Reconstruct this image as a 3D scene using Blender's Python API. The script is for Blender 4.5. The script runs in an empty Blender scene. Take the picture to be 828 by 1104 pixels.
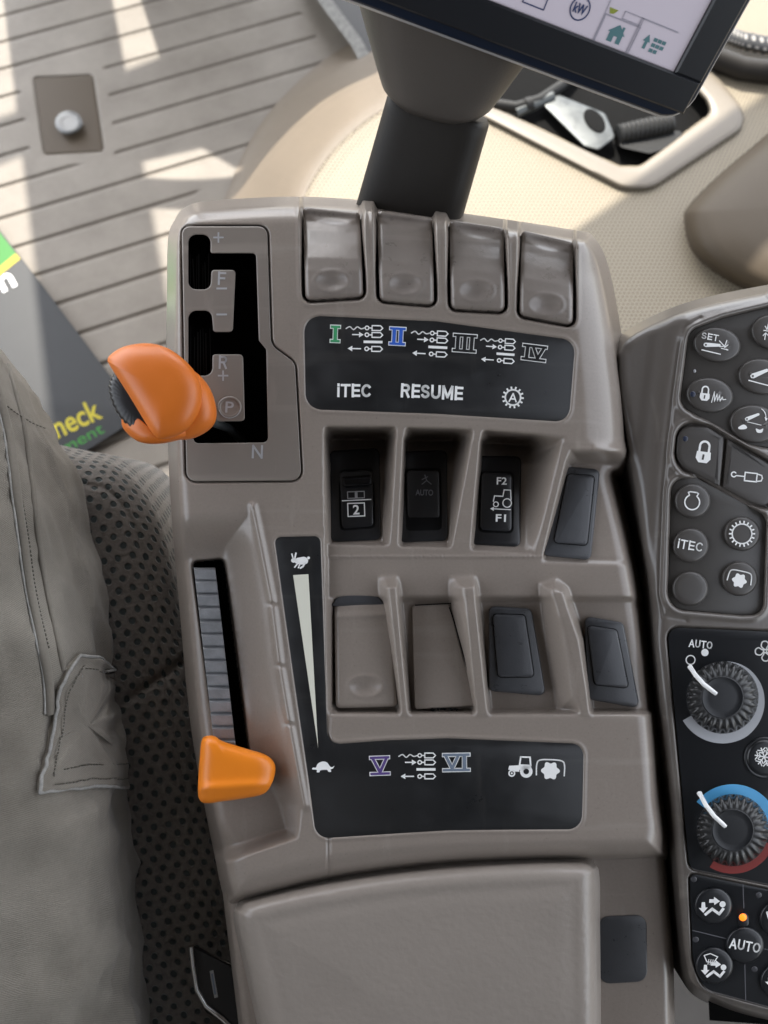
import bpy, bmesh, math, random
import numpy as np
from mathutils import Vector, Matrix, noise
from mathutils.geometry import tessellate_polygon
from mathutils.bvhtree import BVHTree

random.seed(4)
scene = bpy.context.scene
COL = scene.collection
R = math.radians

# ------------------------------------------------------------------ frame of the place
# world: x right, y forward (direction the tractor drives), z up, floor at z = 0, metres.
# the control console's top face is a plane tilted back towards the driver by PITCH;
# the phone was held square to it. Console coordinates are image pixel positions, one pixel being 0.45 mm.
S = 0.00045
F = 829.0
DM = F * S
PITCH = R(20)
ZC = 0.52
XK = Vector((1, 0, 0)); YK = Vector((0, math.cos(PITCH), math.sin(PITCH))); ZK = Vector((0, -math.sin(PITCH), math.cos(PITCH)))
OK_ = Vector((0, 0, ZC))
CAM = OK_ + ZK * DM
NXK, NYK, NZK, NOK, NCAM = [np.array(a) for a in (XK, YK, ZK, OK_, CAM)]


def P(u, v, h=0.0):
    """world point on the console frame: u, v in image pixels, pushed along the line of sight to height h above the console plane"""
    k = (F - h) / F
    return OK_ + XK * ((u - 414) * S * k) + YK * ((552 - v) * S * k) + ZK * (h * S)


def PN(U, V, H):
    k = (F - H) / F
    return NOK + ((U - 414) * S * k)[..., None] * NXK + ((552 - V) * S * k)[..., None] * NYK + (H * S)[..., None] * NZK


def hplane(U, V, z0):
    """height (pixel units) of the level world plane z = z0"""
    rz = (552 - V) / F * NYK[2] - NZK[2]
    t = (z0 - NCAM[2]) / rz
    return (DM - t) / S


# ------------------------------------------------------------------ small maths
def ss(x, a, b):
    t = np.clip((x - a) / (b - a), 0, 1)
    return t * t * (3 - 2 * t)


def roundpoly(pts, r, n=6):
    """polygon with rounded corners; r a number or one per corner"""
    out = []
    m = len(pts)
    for i in range(m):
        p0, p, p1 = [np.array(pts[(i + k) % m], float) for k in (-1, 0, 1)]
        rr = r[i] if isinstance(r, (list, tuple)) else r
        a, b = p0 - p, p1 - p
        la, lb = np.linalg.norm(a), np.linalg.norm(b)
        a, b = a / la, b / lb
        cosang = np.clip(a @ b, -1, 1)
        if rr <= 0.01 or cosang < -0.999:
            out.append(tuple(p)); continue
        half = math.acos(cosang) / 2
        tl = min(rr / math.tan(half), la * .49, lb * .49)
        for k in range(n + 1):
            t = k / n
            q = (1 - t) ** 2 * (p + a * tl) + 2 * t * (1 - t) * (p + a * tl * .12 + b * tl * .12) + t * t * (p + b * tl)
            out.append(tuple(q))
    return out


def smoothpoly(pts, n=8, closed=True):
    """Catmull-Rom through the points"""
    out = []
    m = len(pts)
    rng = range(m) if closed else range(m - 1)
    for i in rng:
        if closed:
            q = [np.array(pts[(i + k) % m], float) for k in (-1, 0, 1, 2)]
        else:
            q = [np.array(pts[min(max(i + k, 0), m - 1)], float) for k in (-1, 0, 1, 2)]
        for k in range(n):
            t = k / n
            out.append(tuple(.5 * (2 * q[1] + (q[2] - q[0]) * t + (2 * q[0] - 5 * q[1] + 4 * q[2] - q[3]) * t * t + (3 * q[1] - q[0] - 3 * q[2] + q[3]) * t ** 3)))
    if not closed:
        out.append(tuple(pts[-1]))
    return out


def ellipse(cx, cy, rx, ry, n=40, rot=0):
    c, s = math.cos(R(rot)), math.sin(R(rot))
    return [(cx + rx * math.cos(a) * c - ry * math.sin(a) * s, cy + rx * math.cos(a) * s + ry * math.sin(a) * c) for a in [2 * math.pi * k / n for k in range(n)]]


def sdf(U, V, pts, margin=60, far=-60.0):
    """signed distance, positive inside; far away just `far`"""
    P_ = np.array(pts, float)
    lo, hi = P_.min(0) - margin, P_.max(0) + margin
    out = np.full(U.shape, far)
    m = (U >= lo[0]) & (U <= hi[0]) & (V >= lo[1]) & (V <= hi[1])
    u, v = U[m], V[m]
    d2 = np.full(u.shape, 1e12); ins = np.zeros(u.shape, bool)
    for i in range(len(P_)):
        a, b = P_[i], P_[(i + 1) % len(P_)]
        e = b - a
        L = e @ e
        if L < 1e-9: continue
        t = np.clip(((u - a[0]) * e[0] + (v - a[1]) * e[1]) / L, 0, 1)
        d2 = np.minimum(d2, (u - a[0] - t * e[0]) ** 2 + (v - a[1] - t * e[1]) ** 2)
        if abs(e[1]) > 1e-12:
            c = (a[1] > v) != (b[1] > v)
            ins ^= c & (u < e[0] * (v - a[1]) / e[1] + a[0])
    out[m] = np.where(ins, np.sqrt(d2), -np.sqrt(d2))
    return out


def dline(U, V, pts):
    d2 = np.full(U.shape, 1e12)
    for a, b in zip(pts[:-1], pts[1:]):
        a = np.array(a, float); e = np.array(b, float) - a
        t = np.clip(((U - a[0]) * e[0] + (V - a[1]) * e[1]) / (e @ e), 0, 1)
        d2 = np.minimum(d2, (U - a[0] - t * e[0]) ** 2 + (V - a[1] - t * e[1]) ** 2)
    return np.sqrt(d2)


def lerp_poly(U, V, h, outer, inner, hin):
    """inside polygon `outer` blend from the present surface to hin reached at polygon `inner`"""
    do = np.maximum(sdf(U, V, outer), 0)
    di = np.maximum(-sdf(U, V, inner), 0)
    t = do / (do + di + 1e-6)
    t = t * t * (3 - 2 * t)
    return np.where(do > 0, h * (1 - t) + hin * t, h)


def vnoise(U, V, scale, seed=0):
    """cheap smooth value noise on arrays"""
    rs = np.random.RandomState(seed)
    G = rs.rand(64, 64)
    x, y = U / scale, V / scale
    xi, yi = np.floor(x).astype(int), np.floor(y).astype(int)
    fx, fy = x - xi, y - yi
    fx, fy = fx * fx * (3 - 2 * fx), fy * fy * (3 - 2 * fy)
    g = lambda a, b: G[a % 64, b % 64]
    return (g(xi, yi) * (1 - fx) + g(xi + 1, yi) * fx) * (1 - fy) + (g(xi, yi + 1) * (1 - fx) + g(xi + 1, yi + 1) * fx) * fy - .5


# ------------------------------------------------------------------ materials
MATS = {}


def mat(name, col, rough=.5, metal=0., spec=.5, bump=0., bscale=900., var=0., vscale=30., coat=0., emit=0., sheen=0., rvar=0., build=None, detail=3.):
    if name in MATS: return MATS[name]
    m = bpy.data.materials.new(name); m.use_nodes = True
    nt = m.node_tree; N = nt.nodes; L = nt.links
    b = N['Principled BSDF']
    b.inputs['Base Color'].default_value = (*col, 1)
    b.inputs['Roughness'].default_value = rough
    b.inputs['Metallic'].default_value = metal
    b.inputs['Specular IOR Level'].default_value = spec
    b.inputs['Coat Weight'].default_value = coat; b.inputs['Coat Roughness'].default_value = .16
    b.inputs['Sheen Weight'].default_value = sheen
    if emit:
        b.inputs['Emission Color'].default_value = (*col, 1); b.inputs['Emission Strength'].default_value = emit
    tc = N.new('ShaderNodeTexCoord')
    if var or rvar:
        nz = N.new('ShaderNodeTexNoise'); nz.inputs['Scale'].default_value = vscale; nz.inputs['Detail'].default_value = 6; nz.inputs['Roughness'].default_value = .65
        L.new(tc.outputs['Object'], nz.inputs['Vector'])
        if var:
            mr = N.new('ShaderNodeMapRange'); mr.inputs[1].default_value = .25; mr.inputs[2].default_value = .75
            mr.inputs[3].default_value = 1 - var; mr.inputs[4].default_value = 1 + var
            L.new(nz.outputs['Fac'], mr.inputs[0])
            mx = N.new('ShaderNodeVectorMath'); mx.operation = 'SCALE'; mx.inputs[0].default_value = col
            L.new(mr.outputs[0], mx.inputs['Scale']); L.new(mx.outputs[0], b.inputs['Base Color'])
        if rvar:
            m2 = N.new('ShaderNodeMapRange'); m2.inputs[1].default_value = .3; m2.inputs[2].default_value = .7
            m2.inputs[3].default_value = max(rough - rvar, .03); m2.inputs[4].default_value = rough + rvar
            L.new(nz.outputs['Fac'], m2.inputs[0]); L.new(m2.outputs[0], b.inputs['Roughness'])
    if bump:
        n2 = N.new('ShaderNodeTexNoise'); n2.inputs['Scale'].default_value = bscale; n2.inputs['Detail'].default_value = detail
        L.new(tc.outputs['Object'], n2.inputs['Vector'])
        bp = N.new('ShaderNodeBump'); bp.inputs['Strength'].default_value = min(bump * 2, 1); bp.inputs['Distance'].default_value = .16 / bscale
        L.new(n2.outputs['Fac'], bp.inputs['Height']); L.new(bp.outputs[0], b.inputs['Normal'])
    if build: build(nt, b, tc)
    MATS[name] = m
    return m


def scuffs(nt, b, tc, amount=.16):
    """faint rubbed streaks and specks of dust in the plastic"""
    N, L = nt.nodes, nt.links
    src = b.inputs['Base Color'].links[0].from_socket
    fac = None
    for sc_, rot, lo in (((9, 130, 60), .5, .60), ((150, 12, 60), -.35, .62), ((420, 420, 420), 0, .70)):
        mp = N.new('ShaderNodeMapping'); mp.inputs['Scale'].default_value = sc_; mp.inputs['Rotation'].default_value = (0, 0, rot)
        n = N.new('ShaderNodeTexNoise'); n.inputs['Scale'].default_value = 1; n.inputs['Detail'].default_value = 5
        r = N.new('ShaderNodeMapRange'); r.inputs[1].default_value = lo; r.inputs[2].default_value = lo + .12; r.inputs[4].default_value = amount
        L.new(tc.outputs['Object'], mp.inputs[0]); L.new(mp.outputs[0], n.inputs['Vector']); L.new(n.outputs['Fac'], r.inputs[0])
        if fac is None: fac = r.outputs[0]
        else:
            m = N.new('ShaderNodeMath'); m.operation = 'MAXIMUM'; L.new(fac, m.inputs[0]); L.new(r.outputs[0], m.inputs[1]); fac = m.outputs[0]
    mx = N.new('ShaderNodeMix'); mx.data_type = 'RGBA'; mx.inputs[7].default_value = (.42, .38, .33, 1)
    L.new(fac, mx.inputs[0]); L.new(src, mx.inputs[6]); L.new(mx.outputs[2], b.inputs['Base Color'])


TAUPE = (.245, .208, .178)
M_body = mat('taupe_plastic', TAUPE, .30, coat=.35, bump=.045, bscale=1300, var=.07, vscale=800, rvar=.03, build=scuffs)
M_gate = mat('gate_plastic', (.195, .168, .146), .30, coat=.25, bump=.035, bscale=1300, var=.02, vscale=200, build=scuffs)
M_paddle = mat('paddle_plastic', (.215, .185, .162), .32, coat=.3, bump=.08, bscale=900, var=.05, vscale=120, rvar=.08, build=scuffs)
M_black = mat('black_plastic', (.012, .012, .013), .38, bump=.15, bscale=1200)
M_void = mat('cavity_shade_black', (.006, .006, .006), .8, spec=.08)  # near-black with little gloss: the darkness of cavities put into the colour
M_decal = mat('charcoal_decal_film', (.014, .0144, .0153), .36, var=.12, vscale=60, rvar=.1, bump=.12, bscale=1500, build=lambda a_, b_, c_: scuffs(a_, b_, c_, .03))
M_blank = mat('slate_rubber', (.052, .0535, .058), .33, var=.08, vscale=200, bump=.2, bscale=1200, rvar=.08)
M_switch = mat('switch_black_plastic', (.017, .0175, .019), .22, bump=.04, bscale=1500, rvar=.05, vscale=100)
M_white = mat('white_print', (.88, .88, .86), .5)
M_cream_print = mat('cream_print', (.72, .71, .60), .5)
M_dim = mat('worn_grey_print', (.10, .10, .11), .5)
M_dim2 = mat('grey_print', (.30, .30, .30), .5)
M_green = mat('green_print', (.05, .32, .13), .5)
M_blue = mat('blue_print', (.03, .12, .55), .5)
M_purple = mat('purple_print', (.10, .06, .22), .5)
M_steelblue = mat('grey_blue_print', (.16, .20, .26), .5)
M_orange = mat('orange_plastic', (.62, .155, .018), .38, bump=.05, bscale=600, var=.05, vscale=60, rvar=.05)
M_orange2 = mat('bright_orange_plastic', (.80, .225, .014), .36, bump=.05, bscale=600, var=.04)
M_belt = mat('grey_ribbed_rubber', (.22, .225, .235), .4, var=.25, vscale=160, bump=.3, bscale=700, rvar=.1)
M_pad = mat('taupe_leatherette', (.262, .229, .199), .34, coat=.15, bump=.28, bscale=480, var=.025, vscale=150, detail=5)
M_panel = mat('warm_grey_plastic', (.125, .110, .097), .28, coat=.25, bump=.035, bscale=1300, var=.02, build=scuffs)
M_membrane = mat('brown_grey_membrane', (.058, .053, .048), .4, bump=.12, bscale=1200)
M_button = mat('soft_brown_grey_button', (.062, .056, .051), .36, bump=.12, bscale=1300)
M_hvac = mat('satin_black_panel', (.012, .013, .015), .33, bump=.1, bscale=1500)
M_hvacb = mat('satin_black_button', (.014, .015, .017), .3)
M_knob = mat('knob_rubber', (.028, .028, .028), .3, bump=.15, bscale=600, rvar=.08, vscale=100)
M_navy = mat('navy_black_bezel', (.004, .009, .022), .45, spec=.3, bump=.12, bscale=1500)
M_navy2 = mat('dark_bezel_step', (.008, .009, .012), .35)
M_rimgrey = mat('pale_grey_rim', (.36, .36, .37), .4)
M_shell = mat('grey_brown_shell', (.075, .067, .060), .42, spec=.35, bump=.2, bscale=900)
M_post = mat('dark_post_plastic', (.020, .0175, .015), .5, spec=.22, bump=.2, bscale=900)
M_cove = mat('tan_vinyl', (.125, .097, .067), .6, bump=.3, bscale=300, var=.06)
M_boss = mat('tan_moulding', (.075, .058, .040), .55, spec=.2, bump=.3, bscale=800)
M_frame = mat('cream_moulding', (.175, .149, .115), .45, bump=.2, bscale=700)
M_metal = mat('galvanised_metal', (.07, .076, .076), .38, metal=.4, var=.2, vscale=60, rvar=.12)
M_plug = mat('dull_black_rubber', (.018, .018, .0175), .6, spec=.25, bump=.3, bscale=500)
M_chrome = mat('polished_metal', (.7, .7, .7), .12, metal=1.)
M_gloss = mat('gloss_black_plastic', (.006, .006, .007), .15, spec=.35)
M_case = mat('slate_grey_cardboard', (.015, .0165, .0185), .55, spec=.3, var=.08, vscale=40)
M_casegreen = mat('green_cover_band', (.015, .15, .010), .55, spec=.3)
M_caseyellow = mat('yellow_cover_print', (.36, .30, .008), .55, spec=.3)
M_roof = mat('darkened_headliner', (.11, .10, .09), .8)  # unseen roof lining, darkened so flat faces reflect less of it
M_dark_ext = mat('dark_trim', (.03, .03, .03), .5)
M_ledoff = mat('led_off_lens', (.05, .05, .055), .3)
M_amber = mat('amber_led_lens', (1., .17, .01), .3, emit=.45)
M_arcgrey = mat('grey_scale_print', (.42, .43, .45), .45)
M_arcblue = mat('sky_blue_scale_print', (.10, .40, .72), .45)
M_arcred = mat('dark_red_scale_print', (.22, .02, .015), .45)
M_led_blue = mat('smoked_blue_lens', (.018, .025, .05), .3)


def screen_build(nt, b, tc):
    pass


M_screen = mat('lit_screen_lilac', (.42, .385, .44), .3, emit=.09)
M_scr_blue = mat('screen_navy_ink', (.03, .05, .14), .4)
M_scr_teal = mat('screen_teal_ink', (.10, .22, .24), .4)
M_scr_grey = mat('screen_grey_ink', (.36, .34, .40), .4)
M_scr_yel = mat('screen_olive_ink', (.30, .34, .05), .4)


def floor_build(nt, b, tc):
    N, L = nt.nodes, nt.links
    n = N.new('ShaderNodeTexNoise'); n.inputs['Scale'].default_value = 9; n.inputs['Detail'].default_value = 9; n.inputs['Roughness'].default_value = .7
    L.new(tc.outputs['Object'], n.inputs['Vector'])
    cr = N.new('ShaderNodeValToRGB'); e = cr.color_ramp.elements
    e[0].position = .3; e[0].color = (.122, .102, .079, 1); e[1].position = .72; e[1].color = (.19, .165, .133, 1)
    L.new(n.outputs['Fac'], cr.inputs[0])
    n3 = N.new('ShaderNodeTexNoise'); n3.inputs['Scale'].default_value = 3.5; n3.inputs['Detail'].default_value = 7
    L.new(tc.outputs['Object'], n3.inputs['Vector'])
    c3 = N.new('ShaderNodeValToRGB'); c3.color_ramp.elements[0].position = .58; c3.color_ramp.elements[1].position = .75
    c3.color_ramp.elements[0].color = (0, 0, 0, 1); c3.color_ramp.elements[1].color = (.45, .45, .45, 1)
    L.new(n3.outputs['Fac'], c3.inputs[0])
    mx = N.new('ShaderNodeMix'); mx.data_type = 'RGBA'; mx.inputs[7].default_value = (.22, .19, .152, 1)
    L.new(c3.outputs[0], mx.inputs[0]); L.new(cr.outputs[0], mx.inputs[6]); L.new(mx.outputs[2], b.inputs['Base Color'])
    n2 = N.new('ShaderNodeTexNoise'); n2.inputs['Scale'].default_value = 500
    L.new(tc.outputs['Object'], n2.inputs['Vector'])
    bp = N.new('ShaderNodeBump'); bp.inputs['Strength'].default_value = .4; bp.inputs['Distance'].default_value = .0006
    L.new(n2.outputs['Fac'], bp.inputs['Height']); L.new(bp.outputs[0], b.inputs['Normal'])


M_floor = mat('ribbed_floor_rubber', (.3, .27, .23), .6, build=floor_build)
M_groove = mat('floor_groove_dirt', (.10, .085, .07), .8)


def dots_build(cw, ch, rx, ry, base, hole, depth, nvar=.1, jitter=0.0):
    """staggered dots on UV (metres): a perforated or knitted surface"""
    def f(nt, b, tc):
        N, L = nt.nodes, nt.links

        def M(op, a, c=None, d=None):
            n = N.new('ShaderNodeMath'); n.operation = op
            for i, x in enumerate((a, c, d)):
                if x is None: continue
                if isinstance(x, (int, float)): n.inputs[i].default_value = x
                else: L.new(x, n.inputs[i])
            return n.outputs[0]
        uvw = tc.outputs['UV']
        if jitter:
            nj = N.new('ShaderNodeTexNoise'); nj.inputs['Scale'].default_value = 60
            L.new(uvw, nj.inputs['Vector'])
            vs = N.new('ShaderNodeVectorMath'); vs.operation = 'MULTIPLY_ADD'
            vs.inputs[1].default_value = (jitter,) * 3
            L.new(nj.outputs['Color'], vs.inputs[0]); L.new(uvw, vs.inputs[2]); uvw = vs.outputs[0]
        sp = N.new('ShaderNodeSeparateXYZ'); L.new(uvw, sp.inputs[0])
        row = M('DIVIDE', sp.outputs[1], ch)
        odd = M('MULTIPLY', M('FLOORED_MODULO', M('FLOOR', row), 2.), .5)
        cx = M('SUBTRACT', M('FRACT', M('ADD', M('DIVIDE', sp.outputs[0], cw), odd)), .5)
        cy = M('SUBTRACT', M('FRACT', row), .5)
        ex = M('DIVIDE', M('MULTIPLY', cx, cw), rx); ey = M('DIVIDE', M('MULTIPLY', cy, ch), ry)
        r = M('SQRT', M('ADD', M('MULTIPLY', ex, ex), M('MULTIPLY', ey, ey)))
        mr = N.new('ShaderNodeMapRange'); mr.interpolation_type = 'SMOOTHSTEP'
        mr.inputs[1].default_value = .75; mr.inputs[2].default_value = 1.15
        L.new(r, mr.inputs[0])
        nz = N.new('ShaderNodeTexNoise'); nz.inputs['Scale'].default_value = 400; nz.inputs['Detail'].default_value = 5
        L.new(tc.outputs['Object'], nz.inputs['Vector'])
        mr2 = N.new('ShaderNodeMapRange'); mr2.inputs[3].default_value = 1 - nvar; mr2.inputs[4].default_value = 1 + nvar
        L.new(nz.outputs['Fac'], mr2.inputs[0])
        mx = N.new('ShaderNodeMix'); mx.data_type = 'RGBA'
        mx.inputs[6].default_value = (*hole, 1); mx.inputs[7].default_value = (*base, 1)
        L.new(mr.outputs[0], mx.inputs[0])
        sc = N.new('ShaderNodeVectorMath'); sc.operation = 'SCALE'
        L.new(mx.outputs[2], sc.inputs[0]); L.new(mr2.outputs[0], sc.inputs['Scale']); L.new(sc.outputs[0], b.inputs['Base Color'])
        hh = M('ADD', mr.outputs[0], M('MULTIPLY', nz.outputs['Fac'], .5))
        bp = N.new('ShaderNodeBump'); bp.inputs['Strength'].default_value = .8; bp.inputs['Distance'].default_value = depth
        L.new(hh, bp.inputs['Height']); L.new(bp.outputs[0], b.inputs['Normal'])
    return f


M_seat = mat('spotted_seat_fabric', (.1, .1, .1), .85, sheen=.3, build=dots_build(.0086, .0062, .0020, .0021, (.125, .110, .096), (.014, .022, .022), .0016, .5, .0025))
M_cream = mat('perforated_cream_vinyl', (.5, .45, .36), .6, build=dots_build(.0046, .0046, .0013, .0013, (.25, .212, .150), (.10, .076, .048), .0006, .05))
M_meshband = mat('black_mesh_band', (.05, .05, .05), .5, build=dots_build(.006, .006, .0016, .0016, (.03, .03, .032), (.35, .33, .3), .0006, .1))


def cloth_build(nt, b, tc):
    N, L = nt.nodes, nt.links
    n = N.new('ShaderNodeTexNoise'); n.inputs['Scale'].default_value = 14; n.inputs['Detail'].default_value = 8; n.inputs['Roughness'].default_value = .62
    L.new(tc.outputs['Object'], n.inputs['Vector'])
    cr = N.new('ShaderNodeValToRGB'); e = cr.color_ramp.elements
    e[0].position = .3; e[0].color = (.145, .130, .108, 1); e[1].position = .72; e[1].color = (.255, .233, .198, 1)
    L.new(n.outputs['Fac'], cr.inputs[0])
    mp = N.new('ShaderNodeMapping'); mp.inputs['Rotation'].default_value = (0, 0, .6)
    L.new(tc.outputs['UV'], mp.inputs['Vector'])
    w = N.new('ShaderNodeTexWave'); w.inputs['Scale'].default_value = 420; w.inputs['Distortion'].default_value = 2.5; w.inputs['Detail'].default_value = 2
    L.new(mp.outputs[0], w.inputs['Vector'])
    n2 = N.new('ShaderNodeTexNoise'); n2.inputs['Scale'].default_value = 900
    L.new(tc.outputs['Object'], n2.inputs['Vector'])
    ad = N.new('ShaderNodeMath'); ad.operation = 'ADD'; L.new(w.outputs['Fac'], ad.inputs[0]); L.new(n2.outputs['Fac'], ad.inputs[1])
    mr = N.new('ShaderNodeMapRange'); mr.inputs[2].default_value = 2; mr.inputs[3].default_value = .80; mr.inputs[4].default_value = 1.20
    L.new(ad.outputs[0], mr.inputs[0])
    sc = N.new('ShaderNodeVectorMath'); sc.operation = 'SCALE'
    L.new(cr.outputs[0], sc.inputs[0]); L.new(mr.outputs[0], sc.inputs['Scale']); L.new(sc.outputs[0], b.inputs['Base Color'])
    bp = N.new('ShaderNodeBump'); bp.inputs['Strength'].default_value = .45; bp.inputs['Distance'].default_value = .00025
    L.new(ad.outputs[0], bp.inputs['Height']); L.new(bp.outputs[0], b.inputs['Normal'])


M_cloth = mat('grey_twill', (.15, .145, .13), .9, sheen=.15, spec=.2, build=cloth_build)
M_hem = mat('frayed_pale_hem', (.28, .275, .26), .9, spec=.2, bump=.5, bscale=600, var=.25, vscale=400)
M_thread = mat('dark_stitching_thread', (.10, .094, .08), .9, spec=.2)

# ------------------------------------------------------------------ objects
BASE = {}


def thing(name, base, label, cat, group=None):
    o = bpy.data.objects.new(name, None); COL.objects.link(o)
    o.empty_display_size = .02
    o.location = base
    o['label'] = label; o['category'] = cat
    if group: o['group'] = group
    BASE[o.name] = np.array(base)
    return o


def root_of(o):
    while o.parent: o = o.parent
    return o


def link(name, verts, faces, mats, parent=None, smooth=True, sharp=None, mi=None, uv=None, label=None):
    """one mesh object; verts in world metres, stored relative to the thing's base"""
    verts = np.asarray([tuple(v) for v in verts] if not isinstance(verts, np.ndarray) else verts, float)
    b = BASE[root_of(parent).name] if parent else np.zeros(3)
    me = bpy.data.meshes.new(name)
    if isinstance(faces, np.ndarray):
        n, k = faces.shape
        me.vertices.add(len(verts)); me.vertices.foreach_set('co', (verts - b).astype(np.float32).ravel())
        me.loops.add(n * k); me.loops.foreach_set('vertex_index', faces.astype(np.int32).ravel())
        me.polygons.add(n); me.polygons.foreach_set('loop_start', np.arange(0, n * k, k, dtype=np.int32))
        me.update(calc_edges=True)
    else:
        me.from_pydata([tuple(v - b) for v in verts], [], faces)
    for m in (mats if isinstance(mats, (list, tuple)) else [mats]): me.materials.append(m)
    if mi is not None: me.polygons.foreach_set('material_index', np.asarray(mi, np.int32))
    if uv is not None:
        l = me.uv_layers.new(name='UVMap')
        idx = np.empty(len(me.loops), np.int32); me.loops.foreach_get('vertex_index', idx)
        l.data.foreach_set('uv', np.asarray(uv, np.float32)[idx].ravel())
    me.polygons.foreach_set('use_smooth', np.full(len(me.polygons), smooth))
    if sharp and smooth: me.set_sharp_from_angle(angle=R(sharp))
    me.validate(); me.update()
    o = bpy.data.objects.new(name, me); COL.objects.link(o)
    if parent: o.parent = parent
    if label: o['label'] = label
    return o


def hf(name, u0, u1, v0, v1, step, hfun, mats, parent=None, dfun=None, dmin=0., matfun=None, skirt=0, uvscale=None, blur=0):
    """relief surface on an image pixel grid, vertices pushed along their lines of sight, with a clean outline and side walls"""
    U, V = np.meshgrid(np.arange(u0, u1 + step, step, dtype=float), np.arange(v0, v1 + step, step, dtype=float))
    if dfun is not None:
        d = dfun(U, V)
        gv, gu = np.gradient(d, step)
        out = d < dmin
        near = out & (d > dmin - 2.2 * step)
        g2 = np.maximum(gu ** 2 + gv ** 2, .2)
        U = np.where(near, U + (dmin - d) * gu / g2, U); V = np.where(near, V + (dmin - d) * gv / g2, V)
        keep_v = d > dmin - 2.2 * step
        ins = ~out
    else:
        keep_v = np.ones(U.shape, bool); ins = keep_v
    H = hfun(U, V)
    for _ in range(blur):
        Hp = np.pad(H, 1, mode='edge'); Hp = (Hp[:-2] + 2 * Hp[1:-1] + Hp[2:]) / 4; H = (Hp[:, :-2] + 2 * Hp[:, 1:-1] + Hp[:, 2:]) / 4
    W = PN(U, V, H)
    ny, nx = U.shape
    I = np.arange(ny * nx).reshape(ny, nx)
    q = np.stack([I[:-1, :-1], I[1:, :-1], I[1:, 1:], I[:-1, 1:]], -1).reshape(-1, 4)
    kv, iv = keep_v.ravel(), ins.ravel()
    ok = kv[q].all(1) & iv[q].any(1)
    q = q[ok]
    used = np.unique(q)
    remap = np.full(ny * nx, -1); remap[used] = np.arange(len(used))
    q = remap[q]
    verts = W.reshape(-1, 3)[used]
    Uf, Vf = U.ravel()[used], V.ravel()[used]
    mi = None
    if matfun is not None:
        mi = matfun(Uf[q].mean(1), Vf[q].mean(1), H.ravel()[used][q].mean(1))
    if skirt:
        e = np.concatenate([q[:, [0, 1]], q[:, [1, 2]], q[:, [2, 3]], q[:, [3, 0]]])
        key = np.sort(e, 1); k1 = key[:, 0].astype(np.int64) * len(verts) + key[:, 1]
        _, inv, cnt = np.unique(k1, return_inverse=True, return_counts=True)
        be = e[cnt[inv] == 1]
        bv = np.unique(be)
        m2 = np.full(len(verts), -1); m2[bv] = len(verts) + np.arange(len(bv))
        verts = np.concatenate([verts, verts[bv] - NZK * skirt * S])
        Uf = np.concatenate([Uf, Uf[bv]]); Vf = np.concatenate([Vf, Vf[bv]])
        sq = np.stack([be[:, 1], be[:, 0], m2[be[:, 0]], m2[be[:, 1]]], 1)
        q = np.concatenate([q, sq])
        if mi is not None: mi = np.concatenate([mi, np.zeros(len(sq), int)])
    uv = None
    if uvscale is not None:
        uv = uvscale(verts)
    return link(name, verts, q, mats, parent, mi=mi, uv=uv)


def poly_normals(pts):
    p = np.array(pts, float)
    a = np.roll(p, 1, 0); b = np.roll(p, -1, 0)
    e1, e2 = p - a, b - p
    e1 /= np.linalg.norm(e1, axis=1)[:, None] + 1e-9; e2 /= np.linalg.norm(e2, axis=1)[:, None] + 1e-9
    n1 = np.stack([-e1[:, 1], e1[:, 0]], 1); n2 = np.stack([-e2[:, 1], e2[:, 0]], 1)
    n = n1 + n2
    n /= np.maximum((n * n1).sum(1), .5)[:, None] * 1.0 + 1e-9
    area = 0.5 * np.sum(p[:, 0] * b[:, 1] - b[:, 0] * p[:, 1])
    return n if area > 0 else -n


def pillow(name, pts, rings, m, parent=None, tilt=None, sharp=None, place=None, label=None, capfn=None):
    """closed solid from an outline: rings = [(inset, height), ...] from the bottom edge up, last ring capped"""
    p = np.array(pts, float); n = poly_normals(pts); k = len(p)
    pl = place or P
    verts, faces = [], []
    for ins, h in rings:
        q = p + n * ins
        for i in range(k):
            hh = h + (tilt(q[i][0], q[i][1]) if tilt else 0)
            verts.append(pl(q[i][0], q[i][1], hh))
    for r in range(len(rings) - 1):
        for i in range(k):
            j = (i + 1) % k
            faces.append((r * k + i, r * k + j, (r + 1) * k + j, (r + 1) * k + i))
    top = p + n * rings[-1][0]
    tri = tessellate_polygon([[Vector((a, b_, 0)) for a, b_ in top]])
    o = (len(rings) - 1) * k
    for t in tri: faces.append(tuple(o + i for i in t))
    ob = link(name, verts, faces, m, parent, sharp=sharp, label=label)
    bm = bmesh.new(); bm.from_mesh(ob.data); bmesh.ops.recalc_face_normals(bm, faces=bm.faces); bm.to_mesh(ob.data); bm.free()
    if sharp: ob.data.set_sharp_from_angle(angle=R(sharp))
    return ob


def slab(name, pts, h0, h1, m, parent=None, bev=1.5, tilt=None, sharp=35, place=None, label=None):
    return pillow(name, pts, [(0, h0), (0, h1 - bev), (bev * .3, h1 - bev * .3), (bev, h1)], m, parent, tilt, sharp, place, label)


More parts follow.
